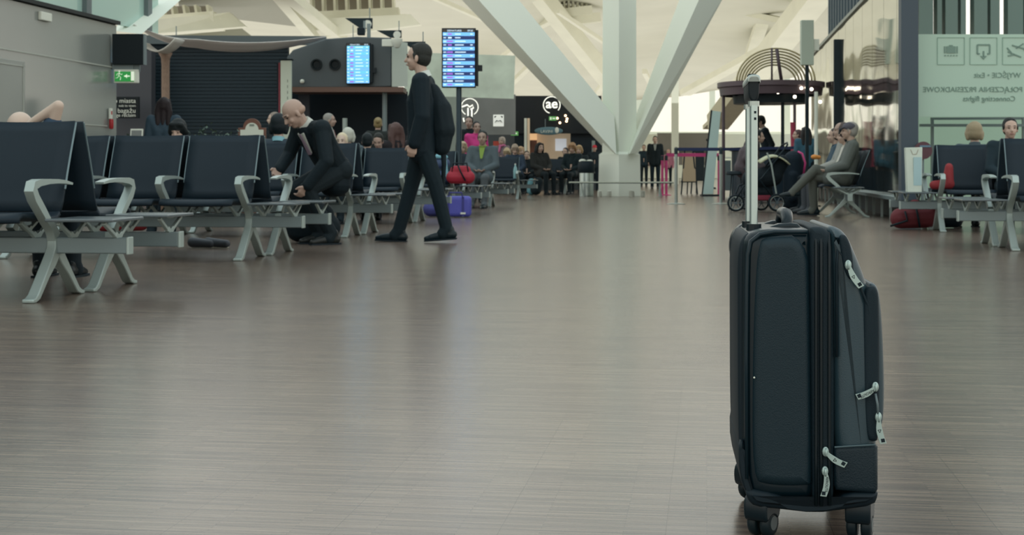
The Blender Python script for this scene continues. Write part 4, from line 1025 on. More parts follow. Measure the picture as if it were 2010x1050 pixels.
c = P(1077, 257, 41.9); t = empty('shop_sign', tuple(c), YAW, 'oval teal hanging sign over the beige shop entrance', 'sign')
mb = MB(); mb.ell((0,0,0), (.42,.03,.12), u=28, v=12); mb.build('sign_panel', mat('oval_teal', (84,118,128), .5), t, smooth='all')
mb = MB(); mb.ell((.24,-.02,.02), (.06,.02,.09)); mb.build('picture', paper, t, smooth='all'); text('LAVINI', .12, paper, Matrix.Translation((-.06,-.035,-.02)) @ FACE, parent=t)
mb = MB(); mb.bar((-.1,0,.1), (-.1,0,.35), .02); mb.build('hanger', alu_d, t)
boxed('wall_light_panel', 1000,188,1010,230,40.5,.1, mat('pale_post2', (130,140,134), .5)); bpy.data.objects['wall_light_panel']['kind'] = 'structure'
c = P(969,144,36); t = empty('hanging_camera', tuple(c), YAW, 'black lamp box hanging beside a white rod right of the departures screen', 'lamp')
mb = MB(); mb.prism([(-.11,.08),(.08,.08),(.11,-.08),(-.11,-.08)], -.08, .08); mb.build('lamp_box', black, t)
mb = MB(); mb.bar((-.12,0,.32), (-.12,0,-.1), .04); mb.build('rod', paper, t)
t = empty('ceiling_fixture', tuple(P(905,148,22.9)), YAW)
bpy.data.objects.remove(t)

# ---------------------------------------------------------------- middle distance things
t = empty('litter_bin', tuple(G(1151, 34)), 0, 'round steel litter bin with a black liner beside the white column', 'bin')
mb = MB(); mb.lathe((0,0,0), [(.15,0),(.17,.01),(.17,.60),(.165,.62)], 28); mb.build('bin_body', steel, t, smooth=True)
mb = MB(); mb.lathe((0,0,0), [(.165,.55),(.20,.58),(.205,.72),(.19,.80),(.15,.84),(.12,.80)], 24); mb.build('liner', black, t, smooth='all')
mb = MB(); mb.ell((-.09,-.02,.84), (.09,.07,.05)); mb.ell((.08,.0,.84), (.08,.06,.035)); mb.build('crumpled_paper', paper, t, smooth='all')
t = empty('column_bench', tuple(G(1219, 33.2)), YAW, 'long thin bench board running in front of the white column', 'bench')
mb = MB(); mb.box((0,0,.335), (2.42,.36,.035)); mb.build('board', mat('bench_board', (188,192,176), .5), t, bevel=.004)
mb = MB(); mb.box((0,-.185,.322), (2.42,.012,.016)); mb.build('dark_edge', mat('edge_dark', (60,72,70), .5), t)
for x in (-.92, .9):
    for y_, e_ in ((-.1,-.02), (.1,.05)): mb = MB(); mb.bar((x,y_,.32), (x+e_,y_,.01), .035); mb.build('leg', alu, t)
for px, wd_ in ((1177,.05),(1196,.055),(1240,.06),(1262,.05)):
    v = G(px, 33.6 if px < 1230 else 33.4); mb = MB(); mb.lathe((v.x,v.y,0), [(wd_,0),(wd_+.005,.02),(wd_,.13),(wd_-.02,.14),(.001,.14)], 18)
    tag(mb.build('floor_lamp_stub', paper, None, smooth=True), {1177:'small white stub on the floor at the left foot of the column',1196:'small white stub in front of the column, next to its left foot',1240:'small white stub in front of the right half of the column foot',1262:'small white stub on the floor at the right foot of the column'}[px], 'floor light', 'white floor stubs round the column')
# belt posts
def belt_post(px, d, label, m, h=1.0, r=.03, base=.17):
    t = empty('barrier_post', tuple(G(px, d)), YAW, label, 'barrier post')
    mb = MB(); mb.tube([(0,0,.02),(0,0,h)], r, 18); mb.build('post', m, t, smooth=True)
    mb = MB(); mb.lathe((0,0,0), [(base,0),(base,.012),(base*.5,.025),(r,.03)], 28); mb.build('base', m, t, smooth=True)
    mb = MB(); mb.lathe((0,0,h-.12), [(r*1.15,0),(r*1.2,.10),(r*.8,.13),(.001,.13)], 18); mb.build('belt_head', mat('belt_head', (50,60,70), .4), t, smooth=True)
    return t
belt_post(1327, 26.4, 'silver barrier post standing left in front of the pink barrier', steel, 1.05)
belt_post(1415, 26.4, 'silver barrier post standing beside the pushchair', steel, 1.05)
mb = MB(); mb.bar(P(1329,293,26.4), P(1414,293,26.4), .006, .06); mb.bar(P(1416,293,26.4), P(1560,290,27.2), .006, .055)
tag(mb.build('barrier_belt', mat('belt_navy', (34,48,88), .7)), 'navy belt stretched between the two silver barrier posts', 'barrier belt')
pink = mat('hot_pink', (200,66,128), .5)
for px, lab in ((1300,'pink barrier post, left one of the close pair'), (1308,'pink barrier post, right one of the close pair'), (1411,'pink barrier post standing behind the right silver post')):
    belt_post(px, 35, lab, pink, .98, .032, .12)
mb = MB(); mb.bar(P(1308,304,35), P(1411,304,35), .02, .085); tag(mb.build('barrier_belt', pink), 'bright pink bar joining the pink posts', 'barrier belt')
# easels
def easel(px, d, w, h, z0, face_m, label, tilt=.12, frame=dark):
    t = empty('easel', tuple(G(px, d)), YAW, label, 'easel'); 
    mb = MB()
    for s_ in (-1, 1): mb.bar((s_*w*.5,-.12,0), (s_*w*.25,.0,z0+h+.05), .035); 
    mb.bar((0,.35,0), (0,.0,z0+h), .03); mb.box((0,-.07,z0), (w,.05,.04)); mb.build('frame', frame, t)
    mb = MB(); mb.box((0,-.05,z0+h/2), (w*.8,.025,h), rx=-tilt); mb.build('board', face_m, t, bevel=.003)
easel(1352, 37, .42, .75, .32, mat('kraft_board', (176,158,130), .7), 'dark easel carrying a tan board behind the navy belt')
easel(1370, 38, .4, .8, .35, mat('easel_dark', (48,50,56), .6), 'dark folding easel right of the tan board')
v = G(1398, 34); t = empty('banner_panel', tuple(v), YAW+R(0), 'tall pale cyan panel leaning behind the barrier posts', 'panel')
mb = MB(); mb.hexa([Vector(p) for p in ((-.22,0,.05),(.02,0,.05),(.22,.1,2.02),(.02,.1,2.05))], [Vector(p) for p in ((-.22,.05,.05),(.02,.05,.05),(.22,.15,2.02),(.02,.15,2.05))]); mb.build('panel_face', mat('panel_cyan', (190,214,210), .35), t)
mb = MB(); mb.bar((-.24,.02,0), (0,.12,2.06), .035); mb.build('dark_edge', dark, t); mb = MB(); mb.box((0,.1,.02), (.5,.4,.04)); mb.build('foot', dark, t)
t = empty('display_stand', tuple(G(1427, 33)), YAW, 'white rectangular frame stand between the silver post and the pushchair', 'stand')
mb = MB(); mb.bar((-.14,0,0),(-.14,0,.92),.035); mb.bar((.12,0,0),(.12,0,.92),.035); mb.bar((-.14,0,.91),(.12,0,.91),.035); mb.build('frame', paper, t); mb = MB(); mb.box((-.01,.01,.5), (.2,.02,.7)); mb.build('panel', mat('stand_grey', (96,110,114), .6), t)
# high stool
t = empty('bar_stool', tuple(G(1446, 22.8)), YAW, 'high stool with thin dark legs under the brown padded jacket', 'stool')
mb = MB(); mb.lathe((0,0,.56), [(.16,0),(.18,.02),(.17,.06),(.001,.07)], 24); mb.build('seat', dark, t, smooth=True)
for k in range(4):
    a = PI/4+k*PI/2; mb = MB(); mb.tube([(math.cos(a)*.10, math.sin(a)*.10, .57),(math.cos(a)*.15, math.sin(a)*.15, 0)], .012, 8); mb.build('leg', mat('pole_grey', (52,68,78), .4, .4), t, smooth=True)
mb = MB(); mb.tube([(math.cos(a)*.14, math.sin(a)*.14, .2) for a in [2*PI*k/20 for k in range(21)]], .008, 6); mb.build('foot_ring', alu, t, smooth='all')

# pushchair
v = G(1482, 21.8); t = empty('pushchair', tuple(v), YAW, 'dark pushchair with a cream blanket between the suitcase handle and the seated man', 'pushchair')
q = 21.8/F
def S(px, py, y=0): return Vector(((px-1482)*q, y, CH-(py-HY)*q))
def pw(px, py, r, y, nm='wheel'):
    w_ = empty(nm, tuple(S(px, py, y)), parent=t)
    mb = MB(); mb.tube([(r*.88*math.cos(a), 0, r*.88*math.sin(a)) for a in [2*PI*k/30 for k in range(31)]], r*.13, 8); mb.build('tyre', black, w_, smooth='all')
    mb = MB(); mb.tube([(r*.74*math.cos(a), -.005, r*.74*math.sin(a)) for a in [2*PI*k/30 for k in range(31)]], r*.045, 6); 
    mb.build('rim', steel, w_, smooth='all')
    mb = MB(); mb.cyl((0,0,0), r*.16, .06, 16, 'y')
    for k in range(6): a = PI*k/3; mb.bar((0,0,0), (r*.74*math.cos(a), 0, r*.74*math.sin(a)), r*.1, .012, up=(0,1,0))
    mb.build('spokes', mat('spoke_grey', (84,98,104), .5), w_)
pw(1442, 398, .132, -.12); pw(1519, 397, .135, -.25); pw(1468, 399, .10, .22); pw(1500, 399, .12, .25)
mb = MB(); mb.tube([S(1508,320,-.24), S(1519,385,-.24)], .014, 10); mb.tube([S(1500,300,-.24), S(1508,322,-.24)], .012, 8); mb.build('silver_strut', alu, t, smooth=True)
mb = MB()
for y in (-.23,.23): mb.tube([S(1440,396,y*.5), S(1455,365,y), S(1490,350,y), S(1540,285,y)], .013, 8); mb.tube([S(1519,397,y), S(1480,345,y), S(1465,330,y)], .013, 8)
mb.tube([S(1540,285,-.23), S(1545,280,0), S(1540,285,.23)], .014, 8); mb.build('chassis', dark, t, smooth='all')
mb = MB(); mb.cap(S(1475,352,0), S(1515,345,0), .15, .17, 14); mb.cap(S(1515,345,0), S(1535,318,0), .15, .11, 14); mb.cap(S(1470,375,0), S(1505,378,0), .10, .09)
mb.build('seat_body', mat('pram_fabric', (42,46,56), .8), t, remesh=.015)
mb = MB(); grid = []
for i in range(9):
    a = i/8; px = 1487+58*a; py = 322-20*math.sin(PI*(a*.75+.08)) + (8*a*a)
    grid.append([S(px, py+abs(y)*14, y) for y in (-.24,-.12,0,.12,.24)])
mb.sheet(grid); mb.build('cream_blanket', mat('blanket_cream', (190,192,162), .8, bump=.3, scale=30), t, smooth='all', solid=.02)
mb = MB(); mb.box(S(1498,388,0), (.25,.3,.08)); mb.build('red_basket', mat('basket_red', (130,42,62), .7), t, bevel=.02)

# coats, backpack beside the seated man
v = G(1557, 22.6)
t = empty('backpack', (v.x, v.y, .0), YAW+.2, 'large dark navy backpack with a pink strap standing behind the pushchair', 'backpack')
mb = MB(); mb.cap((0,0,.16), (.0,0,.80), .17, .15, 14); mb.cap((-.05,-.1,.2), (-.04,-.1,.55), .10, .09); mb.cap((.1,0,.2), (.1,0,.72), .12, .10); mb.build('pack_body', mat('pack_navy', (30,44,60), .75, bump=.3, scale=20), t, remesh=.015)
mb = MB(); mb.tube([(.12,-.12,.55),(.14,-.15,.75),(.10,-.12,.90),(.06,-.05,.93)], .018, 8); mb.build('pink_strap', pink, t, smooth='all')
# orange fruit/bag in the hand
v = P(1599, 308, 19.9); mb = MB(); mb.ell((v.x, v.y, v.z), (.055,.05,.035)); mb.ell((v.x+.05, v.y+.01, v.z-.005), (.04,.04,.03)); tag(mb.build('orange_packet', mat('orange', (214,140,64), .6), None, remesh=.008), 'small orange packet held over the crossed knee', 'packet')

# ---------------------------------------------------------------- round bar with canopy
BX = P(1513, 330, 30); t = empty('round_bar', (BX.x, BX.y, 0), 0, 'round bar under a dark ring canopy and a golden slatted dome', 'bar kiosk')
mar = mat('ring_maroon', (80,66,74), .4); gold = mat('gold_slat', (176,164,122), .5, .0)
def zz(py, d=29): return CH+(HY-py)/F*d
zb, zt2 = zz(188), zz(157)
mb = MB(); mb.lathe((0,0,0), [(1.02,zb+.05),(1.06,zb+.05),(1.08,zt2-.12),(1.12,zt2-.10),(1.12,zt2),(1.0,zt2),(1.0,zb+.05)], 48); mb.build('ring_canopy', mar, t, smooth=True)
mb = MB(); mb.lathe((0,0,0), [(.74,zb-.12),(.78,zb-.12),(.80,zb+.08),(.74,zb+.08)], 40); mb.build('inner_ring', dark, t, smooth=True)
mb = MB(); 
for k in range(14):
    a = 2*PI*k/14; mb.bar((math.cos(a)*.77, math.sin(a)*.77, zb+.04), (math.cos(a)*1.05, math.sin(a)*1.05, zb+.1), .03)
mb.build('canopy_spokes', dark, t)
for k in range(7):
    mb = MB(); r_ = .80-.055*k; yy = -.45+.13*k
    mb.tube([(r_*math.cos(a)+.08, yy, zt2+(r_*.86)*math.sin(a)) for a in [PI*i/24 for i in range(25)]], .019, 6, sy=1.6); mb.build('dome_slat', gold, t, smooth='all')
mb = MB(); mb.tube([(.0,-.47,zt2),(.0,-.47,zt2+.70)], .02, 8); mb.tube([(.20,-.46,zt2),(.14,-.47,zt2+.4),(.10,-.47,zt2+.68)], .035, 8); mb.build('dome_mullion', mar, t, smooth='all')
for px in (1421, 1489, 1533, 1556):
    x = (px-1513)/F*30; y = -math.sqrt(max(0, 1.0-x*x))*.6 if px != 1489 else .5
    mb = MB(); mb.tube([(x, y, .0), (x, y, zb+.1)], .035 if px != 1556 else .03, 12); mb.build('post', MATS['ring_maroon'] if px in (1421,1556) else dark, t, smooth=True)
mb = MB(); mb.lathe((0,0,0), [(.80,0),(.82,1.02),(.92,1.05),(.92,1.09),(.6,1.09),(.6,0)], 40); mb.build('counter', mat('bar_navy', (38,52,70), .45, var=.2, scale=4), t, smooth=True)
mb = MB()
for px, py in ((1573,173),(1583,172),(1593,175),(1527,181),(1560,190),(1610,200)): mb.ell((P(px,py,29)-BX)+Vector((0,0,CH)), (.035,.035,.035))
mb.build('bulb', mat('bulb_glow', (255,240,215), .4, emit=3), t, smooth='all')
mb = MB(); v1, v2 = (P(1556,240,28.7)-BX)+Vector((0,0,CH)), (P(1558,330,28.7)-BX)+Vector((0,0,CH)); mb.tube([v1, v2], .05, 12); mb.build('red_column', mat('bar_red', (150,40,70), .5), t, smooth=True)
# white double sided panel on a pole
v = G(1584, 25); t = empty('panel_on_pole', tuple(v), YAW, 'tall pale sign box on a dark pole in front of the golden dome', 'sign')
q2 = 25/F; Z = lambda py: CH+(HY-py)*q2
mb = MB(); mb.box((0,0,(Z(40)+Z(128))/2), (.22,.12,Z(40)-Z(128))); mb.build('sign_box', mat('signbox_pale', (178,190,176), .5), t, bevel=.008)
mb = MB(); mb.box((.16,.02,Z(88)), (.10,.1,.2)); mb.build('side_unit', paper, t, bevel=.006)
mb = MB(); mb.bar((0,0,Z(128)), (0,0,.0), .055); mb.box((0,0,.01), (.4,.4,.02)); mb.build('pole', dark, t)
v = G(1602, 23.5); mb = MB(); mb.tube([(v.x,v.y,0),(v.x,v.y,CH+(HY-180)/F*23.5)], .03, 14); tag(mb.build('white_post', paper, None, smooth=True), 'slim white post beside the third seated man', 'post')

# ---------------------------------------------------------------- partition on the right
PX = 2.46
y0, y1 = 17.75, 34.5
mirror = bpy.data.materials.new('wavy_reflective_glass'); mirror.use_nodes = True; nt = mirror.node_tree; b = nt.nodes['Principled BSDF']
b.inputs['Base Color'].default_value = (.72,.74,.66,1); b.inputs['Metallic'].default_value = 1; b.inputs['Roughness'].default_value = .07
tc = nt.nodes.new('ShaderNodeTexCoord'); mp = nt.nodes.new('ShaderNodeMapping'); mp.inputs['Scale'].default_value = (1,.30,.75); n = nt.nodes.new('ShaderNodeTexNoise'); n.inputs['Scale'].default_value = 1.3; n.inputs['Detail'].default_value = 1
bp = nt.nodes.new('ShaderNodeBump'); bp.inputs['Strength'].default_value = .35; bp.inputs['Distance'].default_value = .12
nt.links.new(tc.outputs['Object'], mp.inputs[0]); nt.links.new(mp.outputs[0], n.inputs[0]); nt.links.new(n.outputs[0], bp.inputs['Height']); nt.links.new(bp.outputs[0], b.inputs['Normal'])
t = empty('wall_right', (PX, y0, 0)); t['kind'] = 'structure'; t['label'] = 'wavy reflective glass partition running back from the dark pillar'
ny = 12; st = (y1-y0)/ny
for k in range(ny):
    mb = MB(); mb.box((.03, st*(k+.5), 1.80), (.05, st-.02, 3.0)); mb.build('reflective_panel', mirror, t)
mb = MB(); mb.box((.03, (y1-y0)/2, 3.33), (.12, y1-y0, .06)); mb.build('top_rail', mat('rail_grey', (150,154,144), .5), t)
mb = MB(); mb.box((-.02, (y1-y0)/2, .285), (.22, y1-y0, .05)); mb.build('sill', alu_d, t, bevel=.004)
mb = MB(); mb.box((.10, (y1-y0)/2, .13), (.05, y1-y0, .26)); mb.build('plinth', dark, t)
mb = MB()
for k in range(18): mb.box((-.06, .55+k*.95, .13), (.03,.03,.26))
mb.build('sill_post', alu, t)
yb = P(1645,0,26.9).y; mb = MB(); mb.box((-.03, yb-y0-.0, 1.6), (.10,.16,3.0)); mb.build('mullion', dark, t)
# dark pillar
mb = MB(); v = G(1783, 17.1); mb.box((v.x, v.y, 2.4), (.20,.26,4.8)); o_ = mb.build('column', mat('pillar_slate', (62,76,88), .5), None, bevel=.006); struct(o_, 'dark grey square pillar between the reflective partition and the frosted sign')
print('pillar px', [round(CX+F*((Vector((x,y,0)).dot(RV))/(Vector((x,y,0)).dot(FV)))) for x, y in ((2.385,16.6),(2.555,16.6),(2.385,16.9))])
# fins of the facade above and behind
fin = mat('facade_fin', (92,108,116), .5); find = mat('facade_dark', (66,80,90), .5)
mb = MB()
for k in range(26): mb.box((PX+.45, 17.5+k*.62, 4.9), (.35,.12,3.1))
t = mb.build('window_3', fin); struct(t)
mb = MB(); mb.box((PX+.75, 26, 4.9), (.05,18,3.1)); mb.build('glass_band', find, t)
mb = MB(); mb.bar((PX+.3,17,3.4), (PX+.3,34,3.4), .3, .1); mb.build('band_sill', MATS['rail_grey'], t)

# frosted sign glazing at right
frost = mat('frosted_sign', (176,204,188), .35, spec=.5)
def FP(px, py, d=17.25): return P(px, py, d)
a, b2 = FP(1803,170), FP(2080,170); zlo, zhi = CH+(HY-229)/F*17.25, CH+(HY-67)/F*17.25
t = empty('window_4', (a.x, a.y, 0)); t['kind'] = 'structure'; t['label'] = 'frosted green glass sign with reversed pictograms and lettering'
wl = (b2-a).to_2d().length; rz = YAW; t.rotation_euler = (0,0,rz)
mb = MB(); mb.box((wl/2,.02,(zlo+zhi)/2), (wl,.02,zhi-zlo)); mb.build('frosted_panel', frost, t)
tg = mat('print_green', (120,148,136), .6); tl = mat('print_faint', (150,180,166), .6)
q3 = 17.25/F
def tx(px): return (px-1803)*q3
def tz(py): return CH+(HY-py)*q3
for i, cx_ in enumerate((1867, 1931, 1995)):
    mb = MB()
    x, z, hw = tx(cx_), tz(100), 26.5*q3
    for sgn in (-1, 1): mb.box((x+sgn*hw,.004,z), (.006,.006,hw*2)); mb.box((x,.004,z+sgn*hw), (hw*2,.006,.006))
    mb.build('pictogram_frame', tl, t)
    mb = MB()
    if i == 0:
        mb.box((x,.004,z+.015), (.11,.006,.085)); mb.box((x-.075,.004,z+.015), (.015,.006,.085)); mb.box((x+.075,.004,z+.015), (.015,.006,.085)); mb.box((x,.004,z+.066), (.045,.006,.012))
        for k in range(5): mb.box((x-.07+.035*k,.004,z-.055), (.018,.006,.012))
    elif i == 1:
        for c0, c1 in (((-.075,.075),(.075,.075)), ((-.075,.075),(-.075,-.035)), ((.075,.075),(.075,-.035)), ((-.075,-.035),(-.045,-.035)), ((.075,-.035),(.045,-.035)), ((0,.0),(0,-.07))):
            mb.bar((x+c0[0],.004,z+c0[1]), (x+c1[0],.004,z+c1[1]), .018, .006, up=(0,1,0))
        mb.prism([(x-.04,z-.06),(x+.04,z-.06),(x,z-.105)], .001, .007)
    else:
        for c0, c1 in (((-.10,-.01),(.06,-.075)), ((-.11,.04),(-.06,-.02)), ((-.10,-.06),(-.02,-.045)), ((-.05,.07),(.12,.02)), ((.0,.03),(.09,.09)), ((.1,.0),(.12,.08))):
            mb.bar((x+c0[0],.004,z+c0[1]), (x+c1[0],.004,z+c1[1]), .016, .006, up=(0,1,0))
    mb.build('pictogram', tg, t)
text('WYJŚCIE • Exit', .088, tg, Matrix.Translation((tx(1912),.004,tz(148))) @ FACE, parent=t, mirror=True, align='RIGHT')
text('POŁĄCZENIA PRZESIADKOWE', .088, tg, Matrix.Translation((tx(1812),.004,tz(176))) @ FACE, parent=t, mirror=True, align='RIGHT')
text('Connecting flights', .088, tg, Matrix.Translation((tx(1890),.004,tz(194))) @ FACE, parent=t, mirror=True, align='RIGHT')
# clear glazing zone around it: fins and bright gaps far behind, pale room below
mb = MB(); xs = [(1800,1828),(1836,1845),(1852,1876),(1882,1892),(1908,1934),(1940,1958),(1974,2004),(2010,2040),(2046,2090)]
for x0_, x1_ in xs:
    c_ = P((x0_+x1_)/2, 0, 22); mb.box((c_.x, c_.y, 3.6), ((x1_-x0_)/F*22, .2, 3.6), rz=YAW)
t5 = mb.build('window_5', mat('fin_green', (112,136,130), .5)); struct(t5)
mb = MB(); c_ = P(1940, 0, 21.5); mb.box((c_.x, c_.y, 1.0), (2.9,.1,2.0), rz=YAW); struct(mb.build('wall_room', mat('room_green', (176,206,186), .7, var=.04, scale=.7)))
t = empty('handrail', tuple(G(1900, 18.3)), YAW, 'grey double handrail behind the right hand benches', 'handrail')
q4 = 18.3/F; hz = lambda py: CH+(HY-py)*q4
mb = MB(); mb.bar((-.62,0,hz(246)), (1.2,0,hz(246)), .05, .035); mb.bar((-.42,.2,hz(232)), (1.2,.2,hz(231)), .04, .03); mb.build('rail', mat('rail_steel', (104,122,122), .4, .3), t)
for x in (-.43, .75): mb = MB(); mb.bar((x,.1,hz(231)), (x,.1,0), .035); mb.build('upright', MATS['rail_steel'], t)
t = empty('round_sign', tuple(G(1812, 16.9)), YAW, 'dark red round sign with a pale bar just right of the dark pillar', 'sign')
mb = MB(); mb.cyl((0,0,.88), .105, .03, 28, 'y'); mb.build('disc', mat('disc_maroon', (92,58,66), .5), t); mb = MB(); mb.box((.02,-.018,.93), (.13,.008,.022)); mb.build('pale_bar', mat('bar_blue', (98,130,150), .5), t)
mb = MB(); mb.bar((0,.03,.8), (0,.03,0), .03); mb.cyl((0,.03,.01), .13, .02); mb.build('stand', alu_d, t)

# paper bag, backpacks and bags
v = P(1793, 366, 15.1); zt_ = .4165
t = empty('paper_bag', (v.x, v.y, zt_), YAW, 'tall white paper bag standing on the table before the dark pillar', 'bag')
mb = MB(); mb.hexa([Vector(p) for p in ((-.075,-.05,0),(.075,-.05,0),(.08,.05,0),(-.07,.05,0))], [Vector(p) for p in ((-.095,-.035,.47),(.085,-.035,.475),(.09,.035,.475),(-.09,.035,.47))]); mb.build('bag_body', mat('bag_white', (206,216,204), .65, var=.05, scale=6), t, bevel=.004)
mb = MB(); mb.box((.03,-.048,.22), (.085,.004,.30)); mb.build('printed_panel', mat('bag_print', (170,200,204), .6), t)
mb = MB(); mb.tube([(-.04,-.036,.45),(-.02,-.04,.40),(.02,-.04,.40),(.04,-.036,.45)], .003, 6); mb.build('bag_handle', mat('string_brown', (150,136,120), .7), t)
redb = mat('backpack_red', (100,32,40), .75, bump=.3, scale=18)
def softbag(name, loc, rz, capsules, m, label, cat, straps=(), sm=black, vox=.014):
    t = empty(name, loc, rz, label, cat); mb = MB()
    for c_ in capsules: mb.cap(*c_)
    mb.build('bag_body', m, t, remesh=vox)
    for s_ in straps: mb = MB(); mb.tube(s_, .012, 8); mb.build('strap', sm, t, smooth='all')
    return t
v = G(1792, 15.6); softbag('backpack', (v.x,v.y,0), YAW, [((-.13,0,.12),(.16,0,.13),.12,.12),((-.05,0,.14),(.02,0,.26),.09,.07),((.1,0,.14),(.2,0,.22),.09,.08)], redb, 'dark red backpack lying on the floor below the white paper bag', 'backpack', [[(-.12,-.12,.2),(-.1,-.14,.1),(-.28,-.12,.04)],[(0,-.11,.26),(.02,-.14,.12),(.04,-.12,.03)]])
v = P(1846, 370, 15.1); softbag('backpack', (v.x+.03,v.y,.44), YAW, [((-.10,0,.05),(.06,0,.06),.05,.06),((.05,0,.08),(.06,0,.24),.065,.045)], mat('bag_bright_red', (140,40,46), .7), 'red bag on the seat beside the dark pillar bench', 'bag')
v = G(1856, 15.9); softbag('bag', (v.x,v.y,0), YAW, [((-.1,0,.1),(.1,0,.1),.10,.10)], dark, 'black bag on the floor under the right hand bench table', 'bag')
v = P(904, 362, 20.35); softbag('handbag', (v.x,v.y,.44), 0, [((-.11,0,.10),(.11,0,.10),.10,.10),((-.08,0,.2),(.08,0,.2),.07,.07)], mat('bag_crimson', (166,36,56), .65), 'red bag with a black strap on the bench right of the walking man', 'bag', [[(-.02,-.1,.27),(.02,-.12,.18),(.09,-.11,.05)],[(-.12,-.05,.1),(-.1,-.05,.3),(.1,-.05,.3),(.13,-.05,.1)]])
v = P(866, 362, 20.55); t = softbag('shopping_bag', (v.x,v.y,.44), 0, [((-.05,0,.10),(.06,0,.10),.10,.10),((-.05,0,.3),(.05,0,.3),.08,.08)], mat('bag_bluegrey', (70,88,120), .7), 'blue grey bag with a pale cyan cloth behind the walking man', 'bag')
mb = MB(); mb.cap((-.08,-.05,.40),(.08,-.05,.39),.035,.03); mb.cap((.06,-.08,.38),(.10,-.11,.12),.035,.03); mb.build('cyan_cloth', mat('cloth_cyan', (130,186,200), .75), t, remesh=.012)
v = G(895, 19.35); t = empty('holdall', (v.x,v.y,0), YAW, 'bright blue violet holdall on the floor right of the walking man', 'bag'); viol = mat('holdall_blue', (82,84,176), .6, bump=.3, scale=15)
mb = MB(); mb.box((0,0,.15), (.42,.24,.28)); mb.build('bag_body', viol, t, bevel=.05, smooth=True, seg=4)
mb = MB(); mb.box((-.1,-.122,.15), (.03,.01,.27)); mb.box((.1,-.122,.15), (.03,.01,.27)); mb.tube([(-.1,-.12,.26),(-.08,-.15,.34),(.08,-.15,.34),(.1,-.12,.26)], .01, 8); mb.build('handles', mat('holdall_dark', (56,58,130), .6), t)
mb = MB(); mb.box((.10,-.128,.06), (.07,.004,.025)); mb.build('label_patch', paper, t)
v = G(853, 19.5); softbag('bag', (v.x,v.y,0), YAW, [((-.05,0,.11),(.05,0,.11),.11,.11)], mat('bag_blue_dark', (70,74,140), .7), 'darker blue bag on the floor between the walking legs and the holdall', 'bag')
v = G(612, 12.75); softbag('bag', (v.x,v.y,0), YAW, [((-.1,0,.14),(.12,0,.14),.14,.14),((-.08,0,.26),(.1,0,.26),.11,.10)], mat('bag_black', (19,35,45), .75), 'black bag on the floor beneath the bending man', 'bag')
v = P(215, 440, 8.3); 
v = G(240, 14.9); softbag('bag', (v.x,v.y,0), 0, [((-.2,0,.09),(.2,0,.1),.09,.09)], mat('bag_bright_red', (168,40,46), .7), 'red bag on the floor seen between the beams of the leftmost benches', 'bag')
v = G(378, 11.9)
for dx in (0, .13):
    mb = MB(); mb.cap((v.x+dx, v.y+.1*dx, .05), (v.x+dx+.17, v.y-.02, .04), .045, .035); sh = mb.build('trainer', mat('trainer_dark', (60,66,74), .6), None, remesh=.01)
    tag(sh, ('dark trainer with a white sole under the second bench, left one of the two', 'dark trainer with a white sole under the second bench, right one of the two')[dx > 0], 'shoe', 'trainers under the second bench')
    mb = MB(); mb.cap((v.x+dx, v.y, .015), (v.x+dx+.18, v.y-.02, .015), .014, .012); mb.build('white_sole', paper, sh, smooth='all')
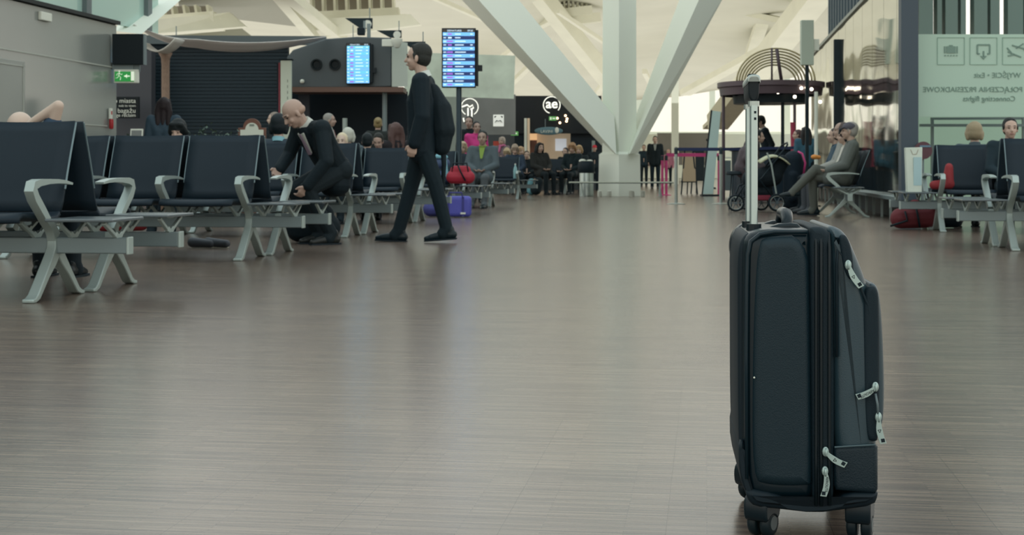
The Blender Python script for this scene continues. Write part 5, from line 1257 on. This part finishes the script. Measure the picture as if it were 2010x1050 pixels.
# bottle on far bench table
v = P(1011.5, 357, 30.9); t = empty('water_bottle', (v.x, v.y, .4165), 0, 'clear blue water bottle standing on the far bench table', 'bottle')
mb = MB(); mb.lathe((0,0,0), [(.04,0),(.045,.02),(.045,.20),(.038,.25),(.018,.30),(.016,.33)], 18); mb.build('bottle_body', mat('bottle_blue', (150,196,200), .15, alpha=.8), t, smooth='all')
mb = MB(); mb.cyl((0,0,.34), .018, .025, 14); mb.build('bottle_cap', paper, t)
v = G(1043, 35.3); softbag('backpack', (v.x,v.y,0), YAW, [((0,0,.12),(0,0,.32),.12,.10)], mat('pack_teal', (90,140,150), .7), 'teal bag on the floor left of the black rucksack', 'bag', vox=.02)
v = G(1056, 35.2); softbag('backpack', (v.x,v.y,0), YAW, [((-.05,0,.15),(.02,0,.34),.15,.11)], mat('bag_black', (19,35,45), .75), 'black rucksack at the feet of the long haired woman', 'backpack', vox=.02)

# ---------------------------------------------------------------- light and camera
w = bpy.data.worlds.new('daylight'); SC.world = w; w.use_nodes = True; nt = w.node_tree; N = nt.nodes; bg = N['Background']
tc = N.new('ShaderNodeTexCoord'); sx = N.new('ShaderNodeSeparateXYZ'); rp = N.new('ShaderNodeValToRGB')
nt.links.new(tc.outputs['Generated'], sx.inputs[0]); nt.links.new(sx.outputs['Z'], rp.inputs[0]); nt.links.new(rp.outputs[0], bg.inputs[0])
e = rp.color_ramp.elements; e[0].position = 0; e[0].color = (lin(250),lin(240),lin(222),1); e[1].position = 1; e[1].color = (.62,.72,.74,1)
m_ = e.new(.25); m_.color = (.80,.84,.80,1)
bg.inputs['Strength'].default_value = 1.0
def area(name, loc, rot, sx_, sy_, energy, col=(1,1,1)):
    l = bpy.data.lights.new(name, 'AREA'); l.shape = 'RECTANGLE'; l.size = sx_; l.size_y = sy_; l.energy = energy; l.color = col
    o = bpy.data.objects.new(name, l); COL.objects.link(o); o.location = loc; o.rotation_euler = rot; return o
for d_, z_, w_ in ((44, 3.4, 30), (57, 3.4, 36), (70, 3.2, 40), (83, 2.9, 44)):  # unseen upward fill panels, added to brighten the underside of the roof
    v = P(900, 0, d_); area('added_roof_fill', (v.x, v.y, z_), (PI, 0, YAW), w_, 13, w_*13*1.9, (1,.99,.94))
cam = bpy.data.cameras.new('camera'); co = bpy.data.objects.new('camera', cam); COL.objects.link(co)
co.location = (0,0,CH); co.rotation_euler = (PI/2, 0, YAW)
cam.sensor_width = 36; cam.lens = F/2010*36; cam.shift_y = -(525-HY)/2010; cam.clip_end = 400
cam.dof.use_dof = True; cam.dof.focus_distance = 2.62; cam.dof.aperture_fstop = 18
SC.camera = co
vs = SC.view_settings; vs.view_transform = 'Standard'; vs.look = 'None'; vs.exposure = .52; vs.gamma = 1; vs.use_curve_mapping = False
